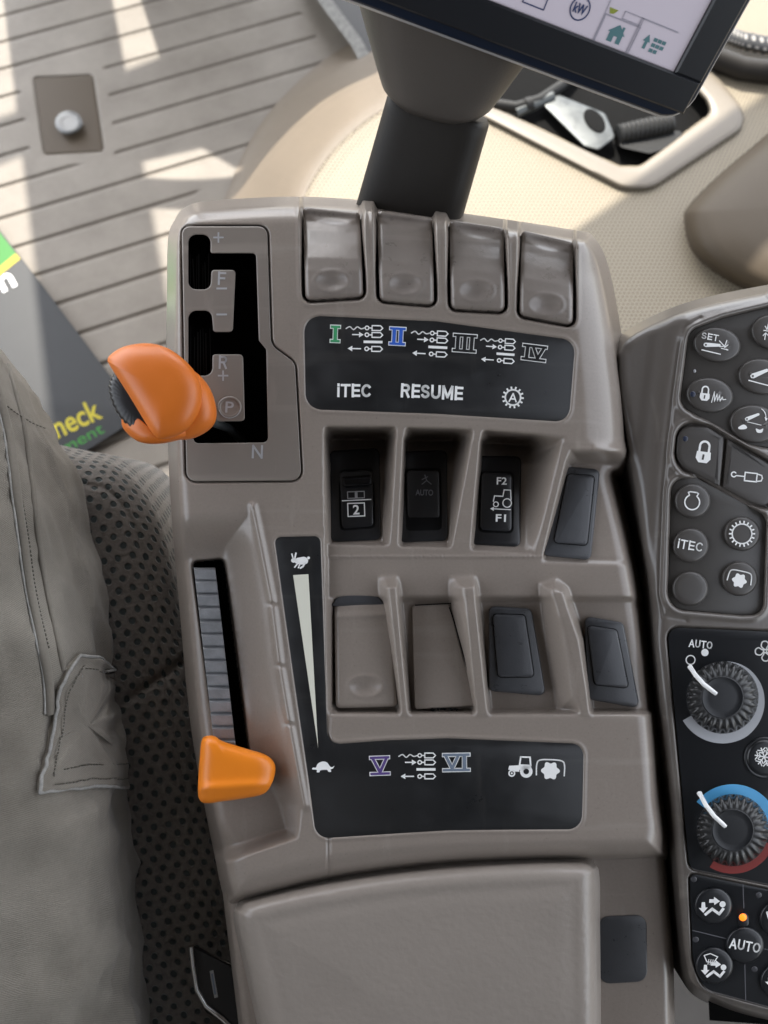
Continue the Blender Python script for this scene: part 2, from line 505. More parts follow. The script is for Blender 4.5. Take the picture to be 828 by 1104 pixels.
def holed_plate(name, outer, holes, h0, h1, m, parent, bev=1.2):
    """flat plate with openings through a filled 2-D curve"""
    cu = bpy.data.curves.new('tmp', 'CURVE'); cu.dimensions = '2D'; cu.fill_mode = 'BOTH'
    cu.extrude = (h1 - h0 - 2 * bev) / 2; cu.bevel_depth = bev; cu.bevel_resolution = 2
    for loop in [outer] + holes:
        q = np.array(loop) + (poly_normals(loop) * bev if loop is outer else -poly_normals(loop) * bev)
        s = cu.splines.new('POLY'); s.points.add(len(q) - 1); s.use_cyclic_u = True
        for i, (a, b) in enumerate(q): s.points[i].co = (a, b, 0, 1)
    ob = bpy.data.objects.new('tmp', cu); COL.objects.link(ob)
    dg = bpy.context.evaluated_depsgraph_get()
    me = bpy.data.meshes.new_from_object(ob.evaluated_get(dg))
    vs = [P(v.co.x, v.co.y, (h0 + h1) / 2 + v.co.z) for v in me.vertices]
    fs = [tuple(reversed(p.vertices)) for p in me.polygons]
    bpy.data.objects.remove(ob); bpy.data.curves.remove(cu); bpy.data.meshes.remove(me)
    return link(name, vs, fs, m, parent, sharp=30)


def loft(name, rings, m, parent=None, caps=True, sharp=None, uv=None, label=None):
    k = len(rings[0]); verts = [v for r in rings for v in r]; faces = []
    for r in range(len(rings) - 1):
        for i in range(k):
            j = (i + 1) % k
            faces.append((r * k + i, r * k + j, (r + 1) * k + j, (r + 1) * k + i))
    if caps:
        faces.append(tuple(range(k))[::-1]); faces.append(tuple(range((len(rings) - 1) * k, len(rings) * k)))
    return link(name, verts, faces, m, parent, sharp=sharp, uv=uv, label=label)


def tube(name, path, rad, m, parent=None, n=16, caps=True):
    path = [Vector(p) for p in path]
    rings = []
    for i, p in enumerate(path):
        t = (path[min(i + 1, len(path) - 1)] - path[max(i - 1, 0)]).normalized()
        a = t.orthogonal().normalized() if i == 0 else (a - t * a.dot(t)).normalized()
        b = t.cross(a)
        r = rad[i] if isinstance(rad, (list, tuple)) else rad
        rings.append([p + (a * math.cos(x) + b * math.sin(x)) * r for x in [2 * math.pi * k / n for k in range(n)]])
    return loft(name, rings, m, parent, caps, sharp=50)


# ---- printed lettering and symbols: thin raised ink on a face
class Ink:
    def __init__(s, cu, cv, h=0.3, rot=0., sc=1., th=.25, place=None):
        s.c = (cu, cv); s.h = h; s.sc = sc; s.ca, s.sa = math.cos(R(rot)), math.sin(R(rot)); s.th = th
        s.v, s.f, s.mi, s.mats = [], [], [], []; s.place = place or P; s.lift = 0

    def _add(s, pts, m):
        if m not in s.mats: s.mats.append(m)
        k = s.mats.index(m)
        q = [(s.c[0] + s.sc * (x * s.ca - y * s.sa), s.c[1] + s.sc * (x * s.sa + y * s.ca)) for x, y in pts]
        tri = tessellate_polygon([[Vector((a, b, 0)) for a, b in q]])
        o = len(s.v)
        h = s.h + s.lift
        s.v += [s.place(a, b, h) for a, b in q]
        for t in tri:
            A = np.array([q[t[0]], q[t[1]], q[t[2]]])
            cr = (A[1][0] - A[0][0]) * (A[2][1] - A[0][1]) - (A[1][1] - A[0][1]) * (A[2][0] - A[0][0])
            s.f.append(tuple(o + i for i in (t if cr < 0 else t[::-1]))); s.mi.append(k)
        # side faces so the ink has thickness
        o2 = len(s.v); s.v += [s.place(a, b, h - s.th) for a, b in q]; n = len(q)
        for i in range(n):
            j = (i + 1) % n
            s.f.append((o + i, o + j, o2 + j, o2 + i)); s.mi.append(k)
        return s

    def poly(s, pts, m=None): return s._add(pts, m or M_white)
    def rect(s, x0, y0, x1, y1, m=None): return s._add([(x0, y0), (x1, y0), (x1, y1), (x0, y1)], m or M_white)
    def disc(s, x, y, r, m=None, ry=None): return s._add(ellipse(x, y, r, ry or r, 20), m or M_white)

    def line(s, pts, w, m=None, closed=False):
        pts = [np.array(p, float) for p in pts]
        if closed: pts = pts + [pts[0]]
        for a, b in zip(pts[:-1], pts[1:]):
            e = b - a; L = np.linalg.norm(e)
            if L < 1e-6: continue
            e /= L; n = np.array([-e[1], e[0]]) * w / 2; x = e * w * .35
            s._add([tuple(a - x + n), tuple(a - x - n), tuple(b + x - n), tuple(b + x + n)], m or M_white)
        return s

    def ring(s, x, y, r, w, m=None, a0=0, a1=360, n=28, ry=None):
        k = (ry or r) / r
        full = abs(a1 - a0) >= 359.9
        for i in range(n):
            t0, t1 = [R(a0 + (a1 - a0) * j / n) for j in (i, i + 1)]
            p = [(x + (r + d) * math.cos(t), y + (r + d) * k * math.sin(t)) for t, d in ((t0, -w / 2), (t1, -w / 2), (t1, w / 2), (t0, w / 2))]
            s._add(p, m or M_white)
        return s

    def done(s, name, parent, label=None):
        return link(name, s.v, s.f, s.mats, parent, smooth=False, mi=s.mi, label=label)


def text(body, cu, cv, w, hgt, parent, h=.3, rot=0., m=None, bold=0., name='lettering', place=None, shear=0.):
    """lettering fitted to a box w x hgt (units) centred at cu, cv"""
    fc = bpy.data.curves.new('tmp', 'FONT'); fc.body = body; fc.size = 1; fc.offset = bold; fc.resolution_u = 4
    ob = bpy.data.objects.new('tmp', fc); COL.objects.link(ob)
    dg = bpy.context.evaluated_depsgraph_get()
    me = bpy.data.meshes.new_from_object(ob.evaluated_get(dg))
    co = np.array([v.co[:2] for v in me.vertices])
    lo, hi = co.min(0), co.max(0)
    q = (co - (lo + hi) / 2) / (hi - lo) * np.array([w, hgt])
    q[:, 1] *= -1; q[:, 0] += -q[:, 1] * shear
    ca, sa = math.cos(R(rot)), math.sin(R(rot))
    q = np.stack([cu + q[:, 0] * ca - q[:, 1] * sa, cv + q[:, 0] * sa + q[:, 1] * ca], 1)
    pl = place or P
    vs = [pl(a, b, h) for a, b in q]
    fs = [tuple(p.vertices) for p in me.polygons]
    # boundary walls give the ink its thickness
    from collections import Counter
    cnt = Counter(tuple(sorted(e)) for f in fs for e in zip(f, f[1:] + f[:1]))
    n = len(vs); vs += [pl(a, b, h - .25) for a, b in q]
    fs += [(a, b, b + n, a + n) for (a, b), c in cnt.items() if c == 1]
    bpy.data.objects.remove(ob); bpy.data.curves.remove(fc); bpy.data.meshes.remove(me)
    return link(name, vs, fs, m or M_white, parent, smooth=False)


def arc(cx, cy, rx, ry, a0, a1, n=10):
    return [(cx + rx * math.cos(R(a0 + (a1 - a0) * i / n)), cy + ry * math.sin(R(a0 + (a1 - a0) * i / n))) for i in range(n + 1)]


GLYPH = {   # width, strokes in a box one high, y down
    'i': (.12, [[(.06, .3), (.06, 1)], [(.06, .0), (.06, .12)]]),
    'T': (.62, [[(0, .07), (.62, .07)], [(.31, .07), (.31, 1)]]),
    'E': (.56, [[(.07, 0), (.07, 1)], [(.07, .07), (.56, .07)], [(.07, .5), (.52, .5)], [(.07, .93), (.56, .93)]]),
    'C': (.70, [arc(.37, .5, .30, .43, -42, -318, 18)]),
    'R': (.66, [[(.07, 0), (.07, 1)], [(.07, .07), (.36, .07)] + arc(.36, .29, .2, .22, -90, 90, 8) + [(.07, .51)], [(.36, .51), (.58, 1)]]),
    'S': (.60, [arc(.3, .28, .22, .21, -20, -180, 8) + arc(.3, .28, .22, .21, 180, 110, 4) + arc(.3, .72, .23, .21, -80, 70, 8) + arc(.3, .72, .23, .21, 80, 165, 5)]),
    'U': (.68, [[(.07, 0), (.07, .62)] + arc(.34, .64, .27, .29, 180, 0, 10) + [(.61, 0)]]),
    'M': (.80, [[(.07, 1), (.07, 0), (.4, .86), (.73, 0), (.73, 1)]]),
    'A': (.72, [[(.04, 1), (.36, .03), (.68, 1)], [(.17, .68), (.55, .68)]]),
    'O': (.76, [arc(.38, .5, .31, .43, 0, 360, 22)]),
    'F': (.54, [[(.07, 0), (.07, 1)], [(.07, .07), (.54, .07)], [(.07, .5), (.48, .5)]]),
    'N': (.70, [[(.07, 1), (.07, 0), (.63, 1), (.63, 0)]]),
}


def bold(body, cu, cv, w, hgt, parent, h=.3, rot=0., m=None, wt=.15, gap=.16, place=None):
    tot = sum(GLYPH[c][0] for c in body) + gap * (len(body) - 1)
    sx = w / tot
    k = Ink(cu, cv, h, rot, 1., place=place); x = 0; n = 0
    for c in body:
        for st in GLYPH[c][1]:
            k.lift = .07 * (n % 5); n += 1
            k.line([((x + a - tot / 2) * sx, (b - .5) * hgt) for a, b in st], wt * hgt, m or M_white)
        x += GLYPH[c][0] + gap
    return k.done('lettering', parent)


def scv(cu, cv, parent, h, rot=0, sc=1., m=None):
    """the hydraulic outlet symbol: hoses and arrows at four couplers"""
    k = Ink(cu, cv, h, rot, sc); m = m or M_white
    k.line(smoothpoly([(-20, -10), (-16, -12), (-12, -9), (-8, -12), (-4, -10), (0, -11)], 4, False), 1.3, m)
    for y in (-11, -3.6, 11.5):
        k.ring(2.5, y, 2, 1.3, m, n=12)
        k.line([(4.5, y), (8, y)], 1.4, m)
        k.line([(8, y - 2.6), (17, y - 2.6), (19.5, y), (17, y + 2.6), (8, y + 2.6)], 1.3, m, True)
    k.rect(-1, 2.6, 19.5, 5.4, m)
    k.line([(-13, -3.6), (-4, -3.6)], 1.3, m); k.poly([(-6, -6.6), (-1, -3.6), (-6, -.6)], m)
    k.line([(-14, 11.5), (-4, 11.5)], 1.3, m); k.poly([(-13, 8.5), (-18, 11.5), (-13, 14.5)], m)
    return k.done('symbol', parent)


def roman(s, cu, cv, w, hh, parent, h, rot, fill, edge=None, skew=0):
    """outlined slab-serif roman numeral"""
    edge = edge or M_white
    k = Ink(cu, cv, h, rot)
    t = 2.6
    shapes = [[(-w / 2, -hh / 2), (w / 2, -hh / 2), (w / 2, -hh / 2 + t), (-w / 2, -hh / 2 + t)], [(-w / 2, hh / 2 - t), (w / 2, hh / 2 - t), (w / 2, hh / 2), (-w / 2, hh / 2)]]
    cells = {'I': ['I'], 'II': ['I', 'I'], 'III': ['I', 'I', 'I'], 'IV': ['I', 'V'], 'V': ['V'], 'VI': ['V', 'I']}[s]
    wt = sum(1.9 if c == 'V' else 1 for c in cells); x = -w / 2 + 1.2; unit = (w - 2.4) / wt
    for c in cells:
        cw = unit * (1.9 if c == 'V' else 1); m_ = x + cw / 2
        y0, y1 = -hh / 2 + t, hh / 2 - t
        if c == 'I':
            shapes.append([(m_ - 1.9, y0), (m_ + 1.9, y0), (m_ + 1.9, y1), (m_ - 1.9, y1)])
        else:
            g = cw / 2 - .6
            shapes.append([(m_ - g, y0), (m_ - g + 3.2, y0), (m_ + 1.8, y1), (m_ - 1.6, y1)])
            shapes.append([(m_ + g - 3.2, y0), (m_ + g, y0), (m_ + 1.6, y1), (m_ - 1.8, y1)])
        x += cw
    for i, sh in enumerate(shapes):
        k.lift = .06 * i
        q = np.array(sh); n = poly_normals(sh)
        k.poly([tuple(a) for a in q - n * .95], edge)
    for i, sh in enumerate(shapes):
        k.lift = .6 + .06 * i
        k.poly(sh, fill)
    return k.done('numeral', parent)


def gear(k, x, y, r, w, m, teeth=14, tl=2.4, tw=2.):
    k.ring(x, y, r, w, m)
    for i in range(teeth):
        a = 2 * math.pi * i / teeth
        k.line([(x + r * math.cos(a), y + r * math.sin(a)), (x + (r + tl) * math.cos(a), y + (r + tl) * math.sin(a))], tw, m)


def flower(x, y, r, n=6, k=.16):
    return [(x + r * (1 + k * math.cos(n * a)) * math.cos(a), y + r * (1 + k * math.cos(n * a)) * math.sin(a)) for a in [2 * math.pi * i / 48 for i in range(48)]]

# ================================================================== the armrest control console
console = thing('control_console', P(460, 600, -260), 'grey brown armrest control console with orange levers, rocker switches and charcoal symbol panels', 'control console')

OUT = smoothpoly([(196, 242), (206, 230), (232, 225), (320, 221), (400, 226), (520, 242), (618, 257), (634, 262), (646, 285), (656, 330), (667, 400), (672, 450), (673, 492), (668, 504),
                  (657, 512), (664, 545), (674, 590), (688, 670), (699, 770), (706, 860), (712, 912), (700, 921), (600, 924), (480, 929), (360, 945), (262, 968), (250, 964),
                  (240, 920), (226, 850), (213, 770), (202, 650), (194, 560), (190, 480), (188, 400), (189, 320), (190, 260)], 4)
DEC1 = roundpoly([(328, 340), (470, 346.5), (620, 367), (613, 455), (470, 446), (330, 441)], [16, 0, 14, 14, 0, 16])
DEC2 = roundpoly([(296, 579), (345, 578), (353, 803), (420, 798), (483, 796), (629, 802), (627, 894), (483, 895), (420, 899), (341, 904), (333, 840), (319, 745)], [6, 6, 13, 0, 0, 12, 14, 0, 0, 14, 0, 0])
GATE = roundpoly([(196, 244), (288, 244), (292, 372), (318, 391), (325, 518), (201, 519)], [8, 9, 14, 12, 10, 10])
SLOT = roundpoly([(203, 253), (227, 253), (227, 273), (276, 273), (279, 367), (287, 377), (289, 477), (209, 478), (207, 455), (264, 454), (262, 382), (229, 382), (229, 405), (203, 405),
                  (203, 335), (228, 335), (230, 358), (251, 358), (254, 291), (228, 291), (227, 312), (203, 312)], [8, 8, 2, 4, 3, 3, 5, 5, 2, 4, 4, 3, 8, 8, 8, 7, 3, 4, 4, 3, 7, 8], 4)
PADS = [[(325.5, 223), (389, 229), (393, 321), (328, 325)], [(405.5, 227), (467, 235), (469.5, 330), (408, 325)],
        [(483.5, 237), (544, 246), (545.5, 337), (485, 334)], [(561.5, 248), (619, 261), (619, 352), (559, 341)]]
C1 = [(349, 459), (428, 459), (421, 590), (354, 587)]; C1f = [(357, 474), (414, 474), (412, 584), (357, 584)]
C2 = [(437, 460), (512, 462), (487, 592), (429, 590)]; C2f = [(430, 484), (485, 484), (484, 586), (430, 586)]
C2f = [(438, 475), (489, 475), (483, 586), (434, 586)]
C3 = [(520, 463), (610, 470), (579, 600), (507, 594)]; C3f = [(521, 477), (570, 480), (564, 591), (511, 589)]
C4 = [(614, 484), (690, 484), (690, 612), (583, 608)]; C4f = [(614, 501), (690, 503), (690, 603), (587, 601)]
ROW2 = [(356, 642), (720, 642), (720, 770), (357, 769)]; ROW2f = [(362, 650), (720, 650), (720, 764), (362, 764)]
FINS = [([(420, 634), (427, 632), (440, 770), (433, 770)], [(406, 618), (430, 619), (444, 774), (430, 774)]),
        ([(503, 634), (511, 631), (526, 770), (514, 770)], [(482, 618), (514, 619), (530, 774), (511, 774), (486, 658)]),
        ([(598, 640), (606, 640), (624, 690), (633, 745), (636, 771), (627, 771), (620, 720), (611, 680)], [(580, 628), (600, 621), (613, 634), (630, 690), (640, 775), (600, 768), (588, 690)])]
CHAN = [(170, 556), (274, 548), (294, 650), (312, 775), (328, 868), (322, 905), (246, 931), (190, 930)]
CHANf = [(170, 606), (238, 604), (266, 800), (300, 868), (308, 893), (240, 914), (170, 915)]
RSLOT = [(208, 606), (241, 603), (268, 812), (236, 816)]


def bd(U, V): return sdf(U, V, OUT, 40, -40.)


def body_h(U, V):
    d = bd(U, V)
    h = np.zeros(U.shape)
    # row 1: deep switch bays under the hood, ramping up to the shelf
    shelf = -9.0
    band = ss(V, 596, 604)
    right = [(345, 592), (720, 600), (720, 660), (345, 650)]
    h = np.where((U > 352), h * (1 - band * ss(U, 350, 358)) + shelf * band * ss(U, 350, 358), h)
    low = ss(V, 770, 763)
    back = ss(V, 763, 773) * ss(U, 350, 358)
    h = h * (1 - back)
    for c, f in ((C1, C1f), (C2, C2f), (C3, C3f)):
        fl = np.interp(V, [466, 500, 592], [-115, -66, -17])
        h = np.where(sdf(U, V, c) > 0, np.interp(V, [460, 600], [0, shelf]), h)
        h = lerp_poly(U, V, h, roundpoly(c, 4, 3), f, fl)
    # fins of row 1 fall with the shelf
    fz = [(348, 470), (640, 480), (600, 602), (352, 600)]
    h = np.where((sdf(U, V, fz) > 0) & (h > -3), np.interp(V, [470, 600], [0, shelf]), h)
    h = lerp_poly(U, V, h, C4, C4f, np.interp(V, [500, 600], [-40, -14]))
    # row 2
    h = np.where((sdf(U, V, [(352, 600), (720, 600), (720, 645), (352, 645)]) > 0), np.minimum(h, shelf), h)
    h = lerp_poly(U, V, h, roundpoly(ROW2, 8, 4), roundpoly(ROW2f, 6, 4), np.interp(V, [645, 765], [-20, -25]))
    for crest, base in FINS:
        do = np.maximum(sdf(U, V, base), 0); di = np.maximum(-sdf(U, V, crest), 0)
        t = do / (do + di + 1e-6); t = np.sin(t * np.pi / 2) ** 1.3
        hc = np.interp(V, [618, 634, 665, 772], [shelf, 15, 15, 1])
        h = np.where(do > 0, np.maximum(h, h * (1 - t) + hc * t), h)
    h = h + ss(V, 768, 772) * 0
    # sunken trough of the speed lever on the driver's side
    ridge = [(273, 546), (284, 600), (294, 652), (302, 718), (313, 782), (329, 868)]
    dr = dline(U, V, ridge)
    notch = 1 - .8 * sum(np.exp(-((V - q) / 2.2) ** 2) for q in (652, 718, 781))
    h = lerp_poly(U, V, h, CHAN, CHANf, -36.)
    h += 4.5 * np.exp(-(dr / 4.2) ** 2) * notch
    ds = sdf(U, V, roundpoly(RSLOT, 4, 3))
    h = np.where(ds > -1, h + (-85 - h) * ss(ds, -1, 1.5), h)
    # paddles' bay at the front edge
    for q in PADS:
        q2 = [(q[0][0] - 1, q[0][1] - 30), (q[1][0] + 1, q[1][1] - 30), q[1], q[2], q[3], q[0]]
        dp = sdf(U, V, roundpoly(q2, [0, 0, 0, 7, 7, 0], 3))
        h = np.where(dp > -2.2, h - 45 * ss(dp, -1.8, .6), h)
        h += 1.2 * np.exp(-((dp + 4.6) / 1.8) ** 2)
    # gate plate bed, well under the lever slots, decal beds
    dg = sdf(U, V, GATE); h = np.where(dg > -3, h - 9 * ss(dg, -1.8, -.2), h)
    dw = sdf(U, V, SLOT); h = np.where(dw > -4, h - 70 * ss(dw, -4, -2), h)
    for q in (DEC1, DEC2):
        dq = sdf(U, V, q)
        h += 1.3 * np.exp(-((dq + 1.8) / 1.5) ** 2)
        h = np.where(dq > -2, h - 1.5 * ss(dq, -1.2, 0), h)
    # rolled edges
    r = 13 + 34 * ss(U, 570, 640) * ss(V, 500, 470) * ss(V, 250, 300) + 9 * ss(V, 300, 240) + 14 * ss(V, 885, 925)
    dd = np.clip(d, 0, r)
    roll = r - np.sqrt(np.maximum(r * r - (r - dd) ** 2, 0))
    h = h - roll * .85 - np.maximum(-d, 0) * 6
    # front post between the first two paddles
    h += 7 * ss(np.abs(U - 398), 8.5, 5.5) * ss(V, 284, 240) * ss(V, 212, 222)
    # hood lip over the last blank
    h += 2.2 * np.exp(-(dline(U, V, [(622, 484), (668, 486)]) / 5) ** 2)
    h += vnoise(U, V, 60, 2) * .6
    return h


def body_mat(u, v, h):
    return ((sdf(u, v, SLOT) > -2.5) & (h < -12) | (sdf(u, v, roundpoly(RSLOT, 4, 3)) > .6)).astype(int)


shell = hf('console_body', 176, 726, 208, 985, 1.0, body_h, [M_body, M_void], console, bd, -9, body_mat, skirt=190, blur=2)

# --- shift gate plate and the orange shift lever
gate = holed_plate('gate_plate', GATE, [SLOT], -6, .5, M_gate, console)
for body, u, v, w, hh in (('F', 239, 300, 8, 13), ('R', 240.5, 390.5, 9, 13), ('N', 277.5, 487, 12, 13)):
    bold(body, u, v, w, hh, gate, .8, 2, M_rimgrey, .17)
kk = Ink(235.5, 256, .85); kk.line([(-5, 0), (5, 0)], 1.8, M_rimgrey); kk.line([(0, -5), (0, 5)], 1.8, M_rimgrey); kk.done('plus_sign', gate)
kk = Ink(240.5, 405, .85); kk.line([(-5, 0), (5, 0)], 1.8, M_rimgrey); kk.line([(0, -5), (0, 5)], 1.8, M_rimgrey); kk.done('plus_sign', gate)
for u, v in ((239, 311), (239, 339)):
    kk = Ink(u, v, .85); kk.line([(-5, 0), (5, 0)], 2., M_rimgrey); kk.done('minus_sign', gate)
pb = pillow('park_emblem', ellipse(247.5, 439, 13, 12), [(0, .3), (.6, 2.2), (2, 2.6), (3, 1.4), (4, 1.3)], M_gate, gate)
text('P', 247.5, 439, 9, 12, pb, 1.7, 3, M_rimgrey, .01)
kk = Ink(247.5, 439, 2.9); kk.ring(0, 0, 11.6, .7, M_rimgrey, 15, 165); kk.done('emblem_ring', pb)

kk = Ink(0, 0, -30)
for u0, u1, v0, v1 in ((204, 226, 272, 312), (204, 228, 348, 404)):
    for i in range(7):
        u = u0 + (u1 - u0) * (i + .5) / 7; kk.line([(u + random.uniform(-1, 1), v0 + random.uniform(0, 18)), (u + random.uniform(-1, 1), v1)], random.uniform(.5, 1.2), M_black)
kk.done('brush_seal', gate)
lever = bpy.data.objects.new('shift_lever', None); COL.objects.link(lever); lever.parent = console
stem = tube('stem', [P(262, 476, -70), P(247, 462, -40), P(230, 455, 0), P(208, 440, 36)], [.0022, .0022, .0023, .003], M_metal, lever)


def star(name, pts, c, hfun, m, parent, n=14, back=.5):
    """solid swelling from its outline: top surface height hfun(rho, u, v), flatter underside"""
    pts = np.array(pts, float); k = len(pts); rings = []
    prof = [math.sin(math.pi / 2 * i / n) for i in range(n + 1)]
    rr = [(x, 1) for x in prof[1:]] + [(x, -1) for x in prof[:-1][::-1] if x > 0]
    for rho, sgn in rr:
        q = np.array(c) + (pts - np.array(c)) * rho
        rings.append([P(a, b, hfun(rho, a, b, sgn)) for a, b in q])
    return loft(name, rings, m, parent)


LEV = 62
collar = smoothpoly([(188, 395), (206, 398), (222, 412), (231, 430), (233.5, 449), (228, 461), (215, 470), (200, 474), (188, 470), (180, 440)], 6)
star('grip_neck', collar, (206, 436), lambda r, u, v, s: LEV - 22 + s * 26 * max(1 - r ** 2.6, 0) ** .5, M_orange, lever)
lower = smoothpoly([(134, 440), (146, 446), (163, 462), (190, 452), (206, 455), (203, 470), (176, 478), (152, 477), (137, 467), (131, 456)], 6)
star('grip_back', lower, (165, 466), lambda r, u, v, s: LEV - 16 + s * 20 * max(1 - r ** 2.6, 0) ** .5, M_orange, lever)
shellp = smoothpoly([(116, 388), (119.5, 382), (134, 373.5), (158, 370), (180, 375), (200, 389), (213, 406), (218, 426), (214, 446), (203, 462), (188, 471), (174, 473.5), (167, 470), (160, 461), (140, 428), (119, 395)], 6)


def shell_top(r, u, v, s):
    # crest along the straight front edge, falling to the neck
    a = ((u - 118) * .56 + (v - 388) * -.5)
    z = 24 * max(1 - r ** 3.2, 0) ** .42
    return LEV + (z if s > 0 else -9 * max(1 - r ** 3, 0) ** .5) - .05 * (u - 160)


star('grip_shell', shellp, (176, 422), shell_top, M_orange, lever, 18)
dirw = np.array((.515, .857))
wr = []
cw = np.array((143., 434.))
for sc_, hh in ((.93, LEV - 20), (1, LEV - 16), (1, LEV - 6), (.94, LEV - 1), (.8, LEV + 1), (.4, LEV + 2)):
    ring = []
    for i in range(120):
        a = 2 * math.pi * i / 120
        rr = 1 + (.022 if (i // 2) % 2 else -.02)
        x, y = 37 * rr * sc_ * math.cos(a), 20 * rr * sc_ * math.sin(a)
        ring.append(P(cw[0] + dirw[0] * x - dirw[1] * y, cw[1] + dirw[1] * x + dirw[0] * y, hh))
    wr.append(ring)
loft('thumb_wheel', wr, M_black, lever, sharp=40)

# --- the four finger paddles of the front row, and the fifth and sixth lower down


def paddle(q, bow, dim_uv, m, label=None):
    q = [np.array(a, float) for a in q]
    uc = sum(q) / 4
    out = roundpoly([(q[0][0] + 1, q[0][1]), (q[1][0] - 1, q[1][1]), (q[2][0] - 1.4, q[2][1] - 1.4), (q[3][0] + 1.4, q[3][1] - 1.4)], [4, 4, 5, 5], 4)

    def lv(U, V):   # 0 at the near end, 1 at the far lip; across 0..1
        top = q[0][1] + (q[1][1] - q[0][1]) * (U - q[0][0]) / (q[1][0] - q[0][0])
        bot = q[3][1] + (q[2][1] - q[3][1]) * (U - q[3][0]) / (q[2][0] - q[3][0])
        return (bot - V) / (bot - top), (U - uc[0]) / ((q[1][0] - q[0][0]) / 2)

    def d(U, V): return sdf(U, V, out, 12, -12.)

    def h(U, V):
        s, x = lv(U, V)
        z = bow(s) - 1.2 * x * x
        e = ((U - dim_uv[0]) / 17) ** 2 + ((V - dim_uv[1]) / 10.5) ** 2
        z = z - 4.2 * np.clip(1 - e, 0, 1) ** 1.4 + 1. * np.exp(-((np.sqrt(e) - 1.12) / .16) ** 2)
        # scooped lip at the far end
        if m is M_paddle:
            e2 = (x / .86) ** 2 + ((s - .965) / .13) ** 2
            z = z - 4.5 * np.clip(1 - e2, 0, 1) ** 1.2
        z = z - np.maximum(4 - d(U, V), 0) ** 2 * .22
        return z + vnoise(U, V, 2.2, 5) * .16 + vnoise(U, V, 30, 6) * .3
    return hf('paddle', min(q[0][0], q[3][0]) - 6, max(q[1][0], q[2][0]) + 6, q[0][1] - 8, max(q[2][1], q[3][1]) + 6, .8, h, m, console, d, 0, skirt=26, blur=3)


front_bow = lambda s: np.interp(s, [0, .12, .32, .46, .62, .76, .86, .93, 1.], [1, 3, 3, -.5, -9, -18, -23, -23.5, -20])
for q, duv in zip(PADS, ((358, 303), (437, 306), (513, 313), (588, 328))):
    paddle(q, front_bow, duv, M_paddle)
P5 = [(359.5, 650), (423.5, 648), (430, 763), (360.5, 765)]
pad5 = paddle(P5, lambda s: np.interp(s, [0, .5, .86, 1], [-6, -5, -6, -10]) + 1.8 * np.exp(-((s - .88) / .03) ** 2), (394, 740), M_body)
slab('pivot_cap', smoothpoly([(360, 649), (364, 643.5), (378, 640), (394, 640), (406, 642.5), (411, 647), (411, 653), (361, 654)], 5), -20, -9, M_blank, pad5, 3)
PLATE6 = roundpoly([(444, 653), (484, 651), (513, 761), (447, 765)], [3, 2, 2, 3], 3)
pl6 = slab('hinge_cover', PLATE6, -22, -14, M_body, console, 2, tilt=lambda u, v: (v - 700) * .03, label='loose taupe cover plate with chipped lower edge')
kk = Ink(485, 764.5, -11.5, 0)
for i in range(9):
    x = random.uniform(-20, 14); w = random.uniform(1.5, 4)
    kk.poly([(x - w, random.uniform(-.8, .2)), (x, -1.3), (x + w, random.uniform(-.5, .6)), (x + w * .3, random.uniform(1, 2.6)), (x - w * .5, random.uniform(.6, 1.8))], M_void)
kk.done('chipped_edge', pl6)
kk = Ink(0, 0, -10.5); kk.line([(484.5, 655), (490, 671), (513, 756)], 1.3, M_void); kk.line([(448, 652.5), (486, 650.5)], 1.3, M_void); kk.done('gap_shade_strip', pl6)  # dark strips standing in for the shade inside the gap

# --- rocker switches and blanks


SLOPE1 = .5


def rocker(bez, rock, h0, h1, label, tilt=0):
    vs = [p[1] for p in rock]; vm, vh = (min(vs) + max(vs)) / 2, (max(vs) - min(vs)) / 2
    sl = SLOPE1
    b = slab('rocker_switch', roundpoly(bez, 6, 4), h0 - 30, h0, M_switch, console, 2.2, tilt=lambda u, v: sl * (v - vm), label=label)
    inner = roundpoly([(a + (1 if a > sum(p[0] for p in rock) / 4 else -1) * 1.6, c + (1 if c > vm else -1) * 1.6) for a, c in rock], 5, 4)
    slab('rocker_well', inner, h0 - 1, h0 + .35, M_void, b, .3, tilt=lambda u, v: sl * (v - vm))
    r = slab('rocker', roundpoly(rock, 5, 4), h0 - 1, h1, M_switch, b, 2.5, tilt=lambda u, v: tilt * (v - vm) / vh + sl * .55 * (v - vm))
    return b, r, vm, vh


b1, r1, *_ = rocker([(355, 486), (409, 483), (411, 582), (357, 585)], [(366, 508), (402, 506), (403, 568), (368, 571)], -41, -32, 'black two position rocker with raised ridge and boxed 2')
B2_ = rocker([(428, 487), (482, 485), (483, 583), (430, 585)], [(438, 507), (474, 506), (475, 570), (439, 571)], -41, -35, 'black rocker with faint AUTO lettering', -2)
B3_ = rocker([(509, 491), (562, 492), (561, 590), (507, 587)], [(519, 509), (553, 510), (552, 574), (517, 572)], -40, -31, 'black rocker marked F2 and F1 with white tractor outline', 1.5)
def on(h, vm, tilt=0.):
    return lambda a, c, hh: P(a, c, h + hh + (SLOPE1 * .55 + tilt / 32) * (c - vm))


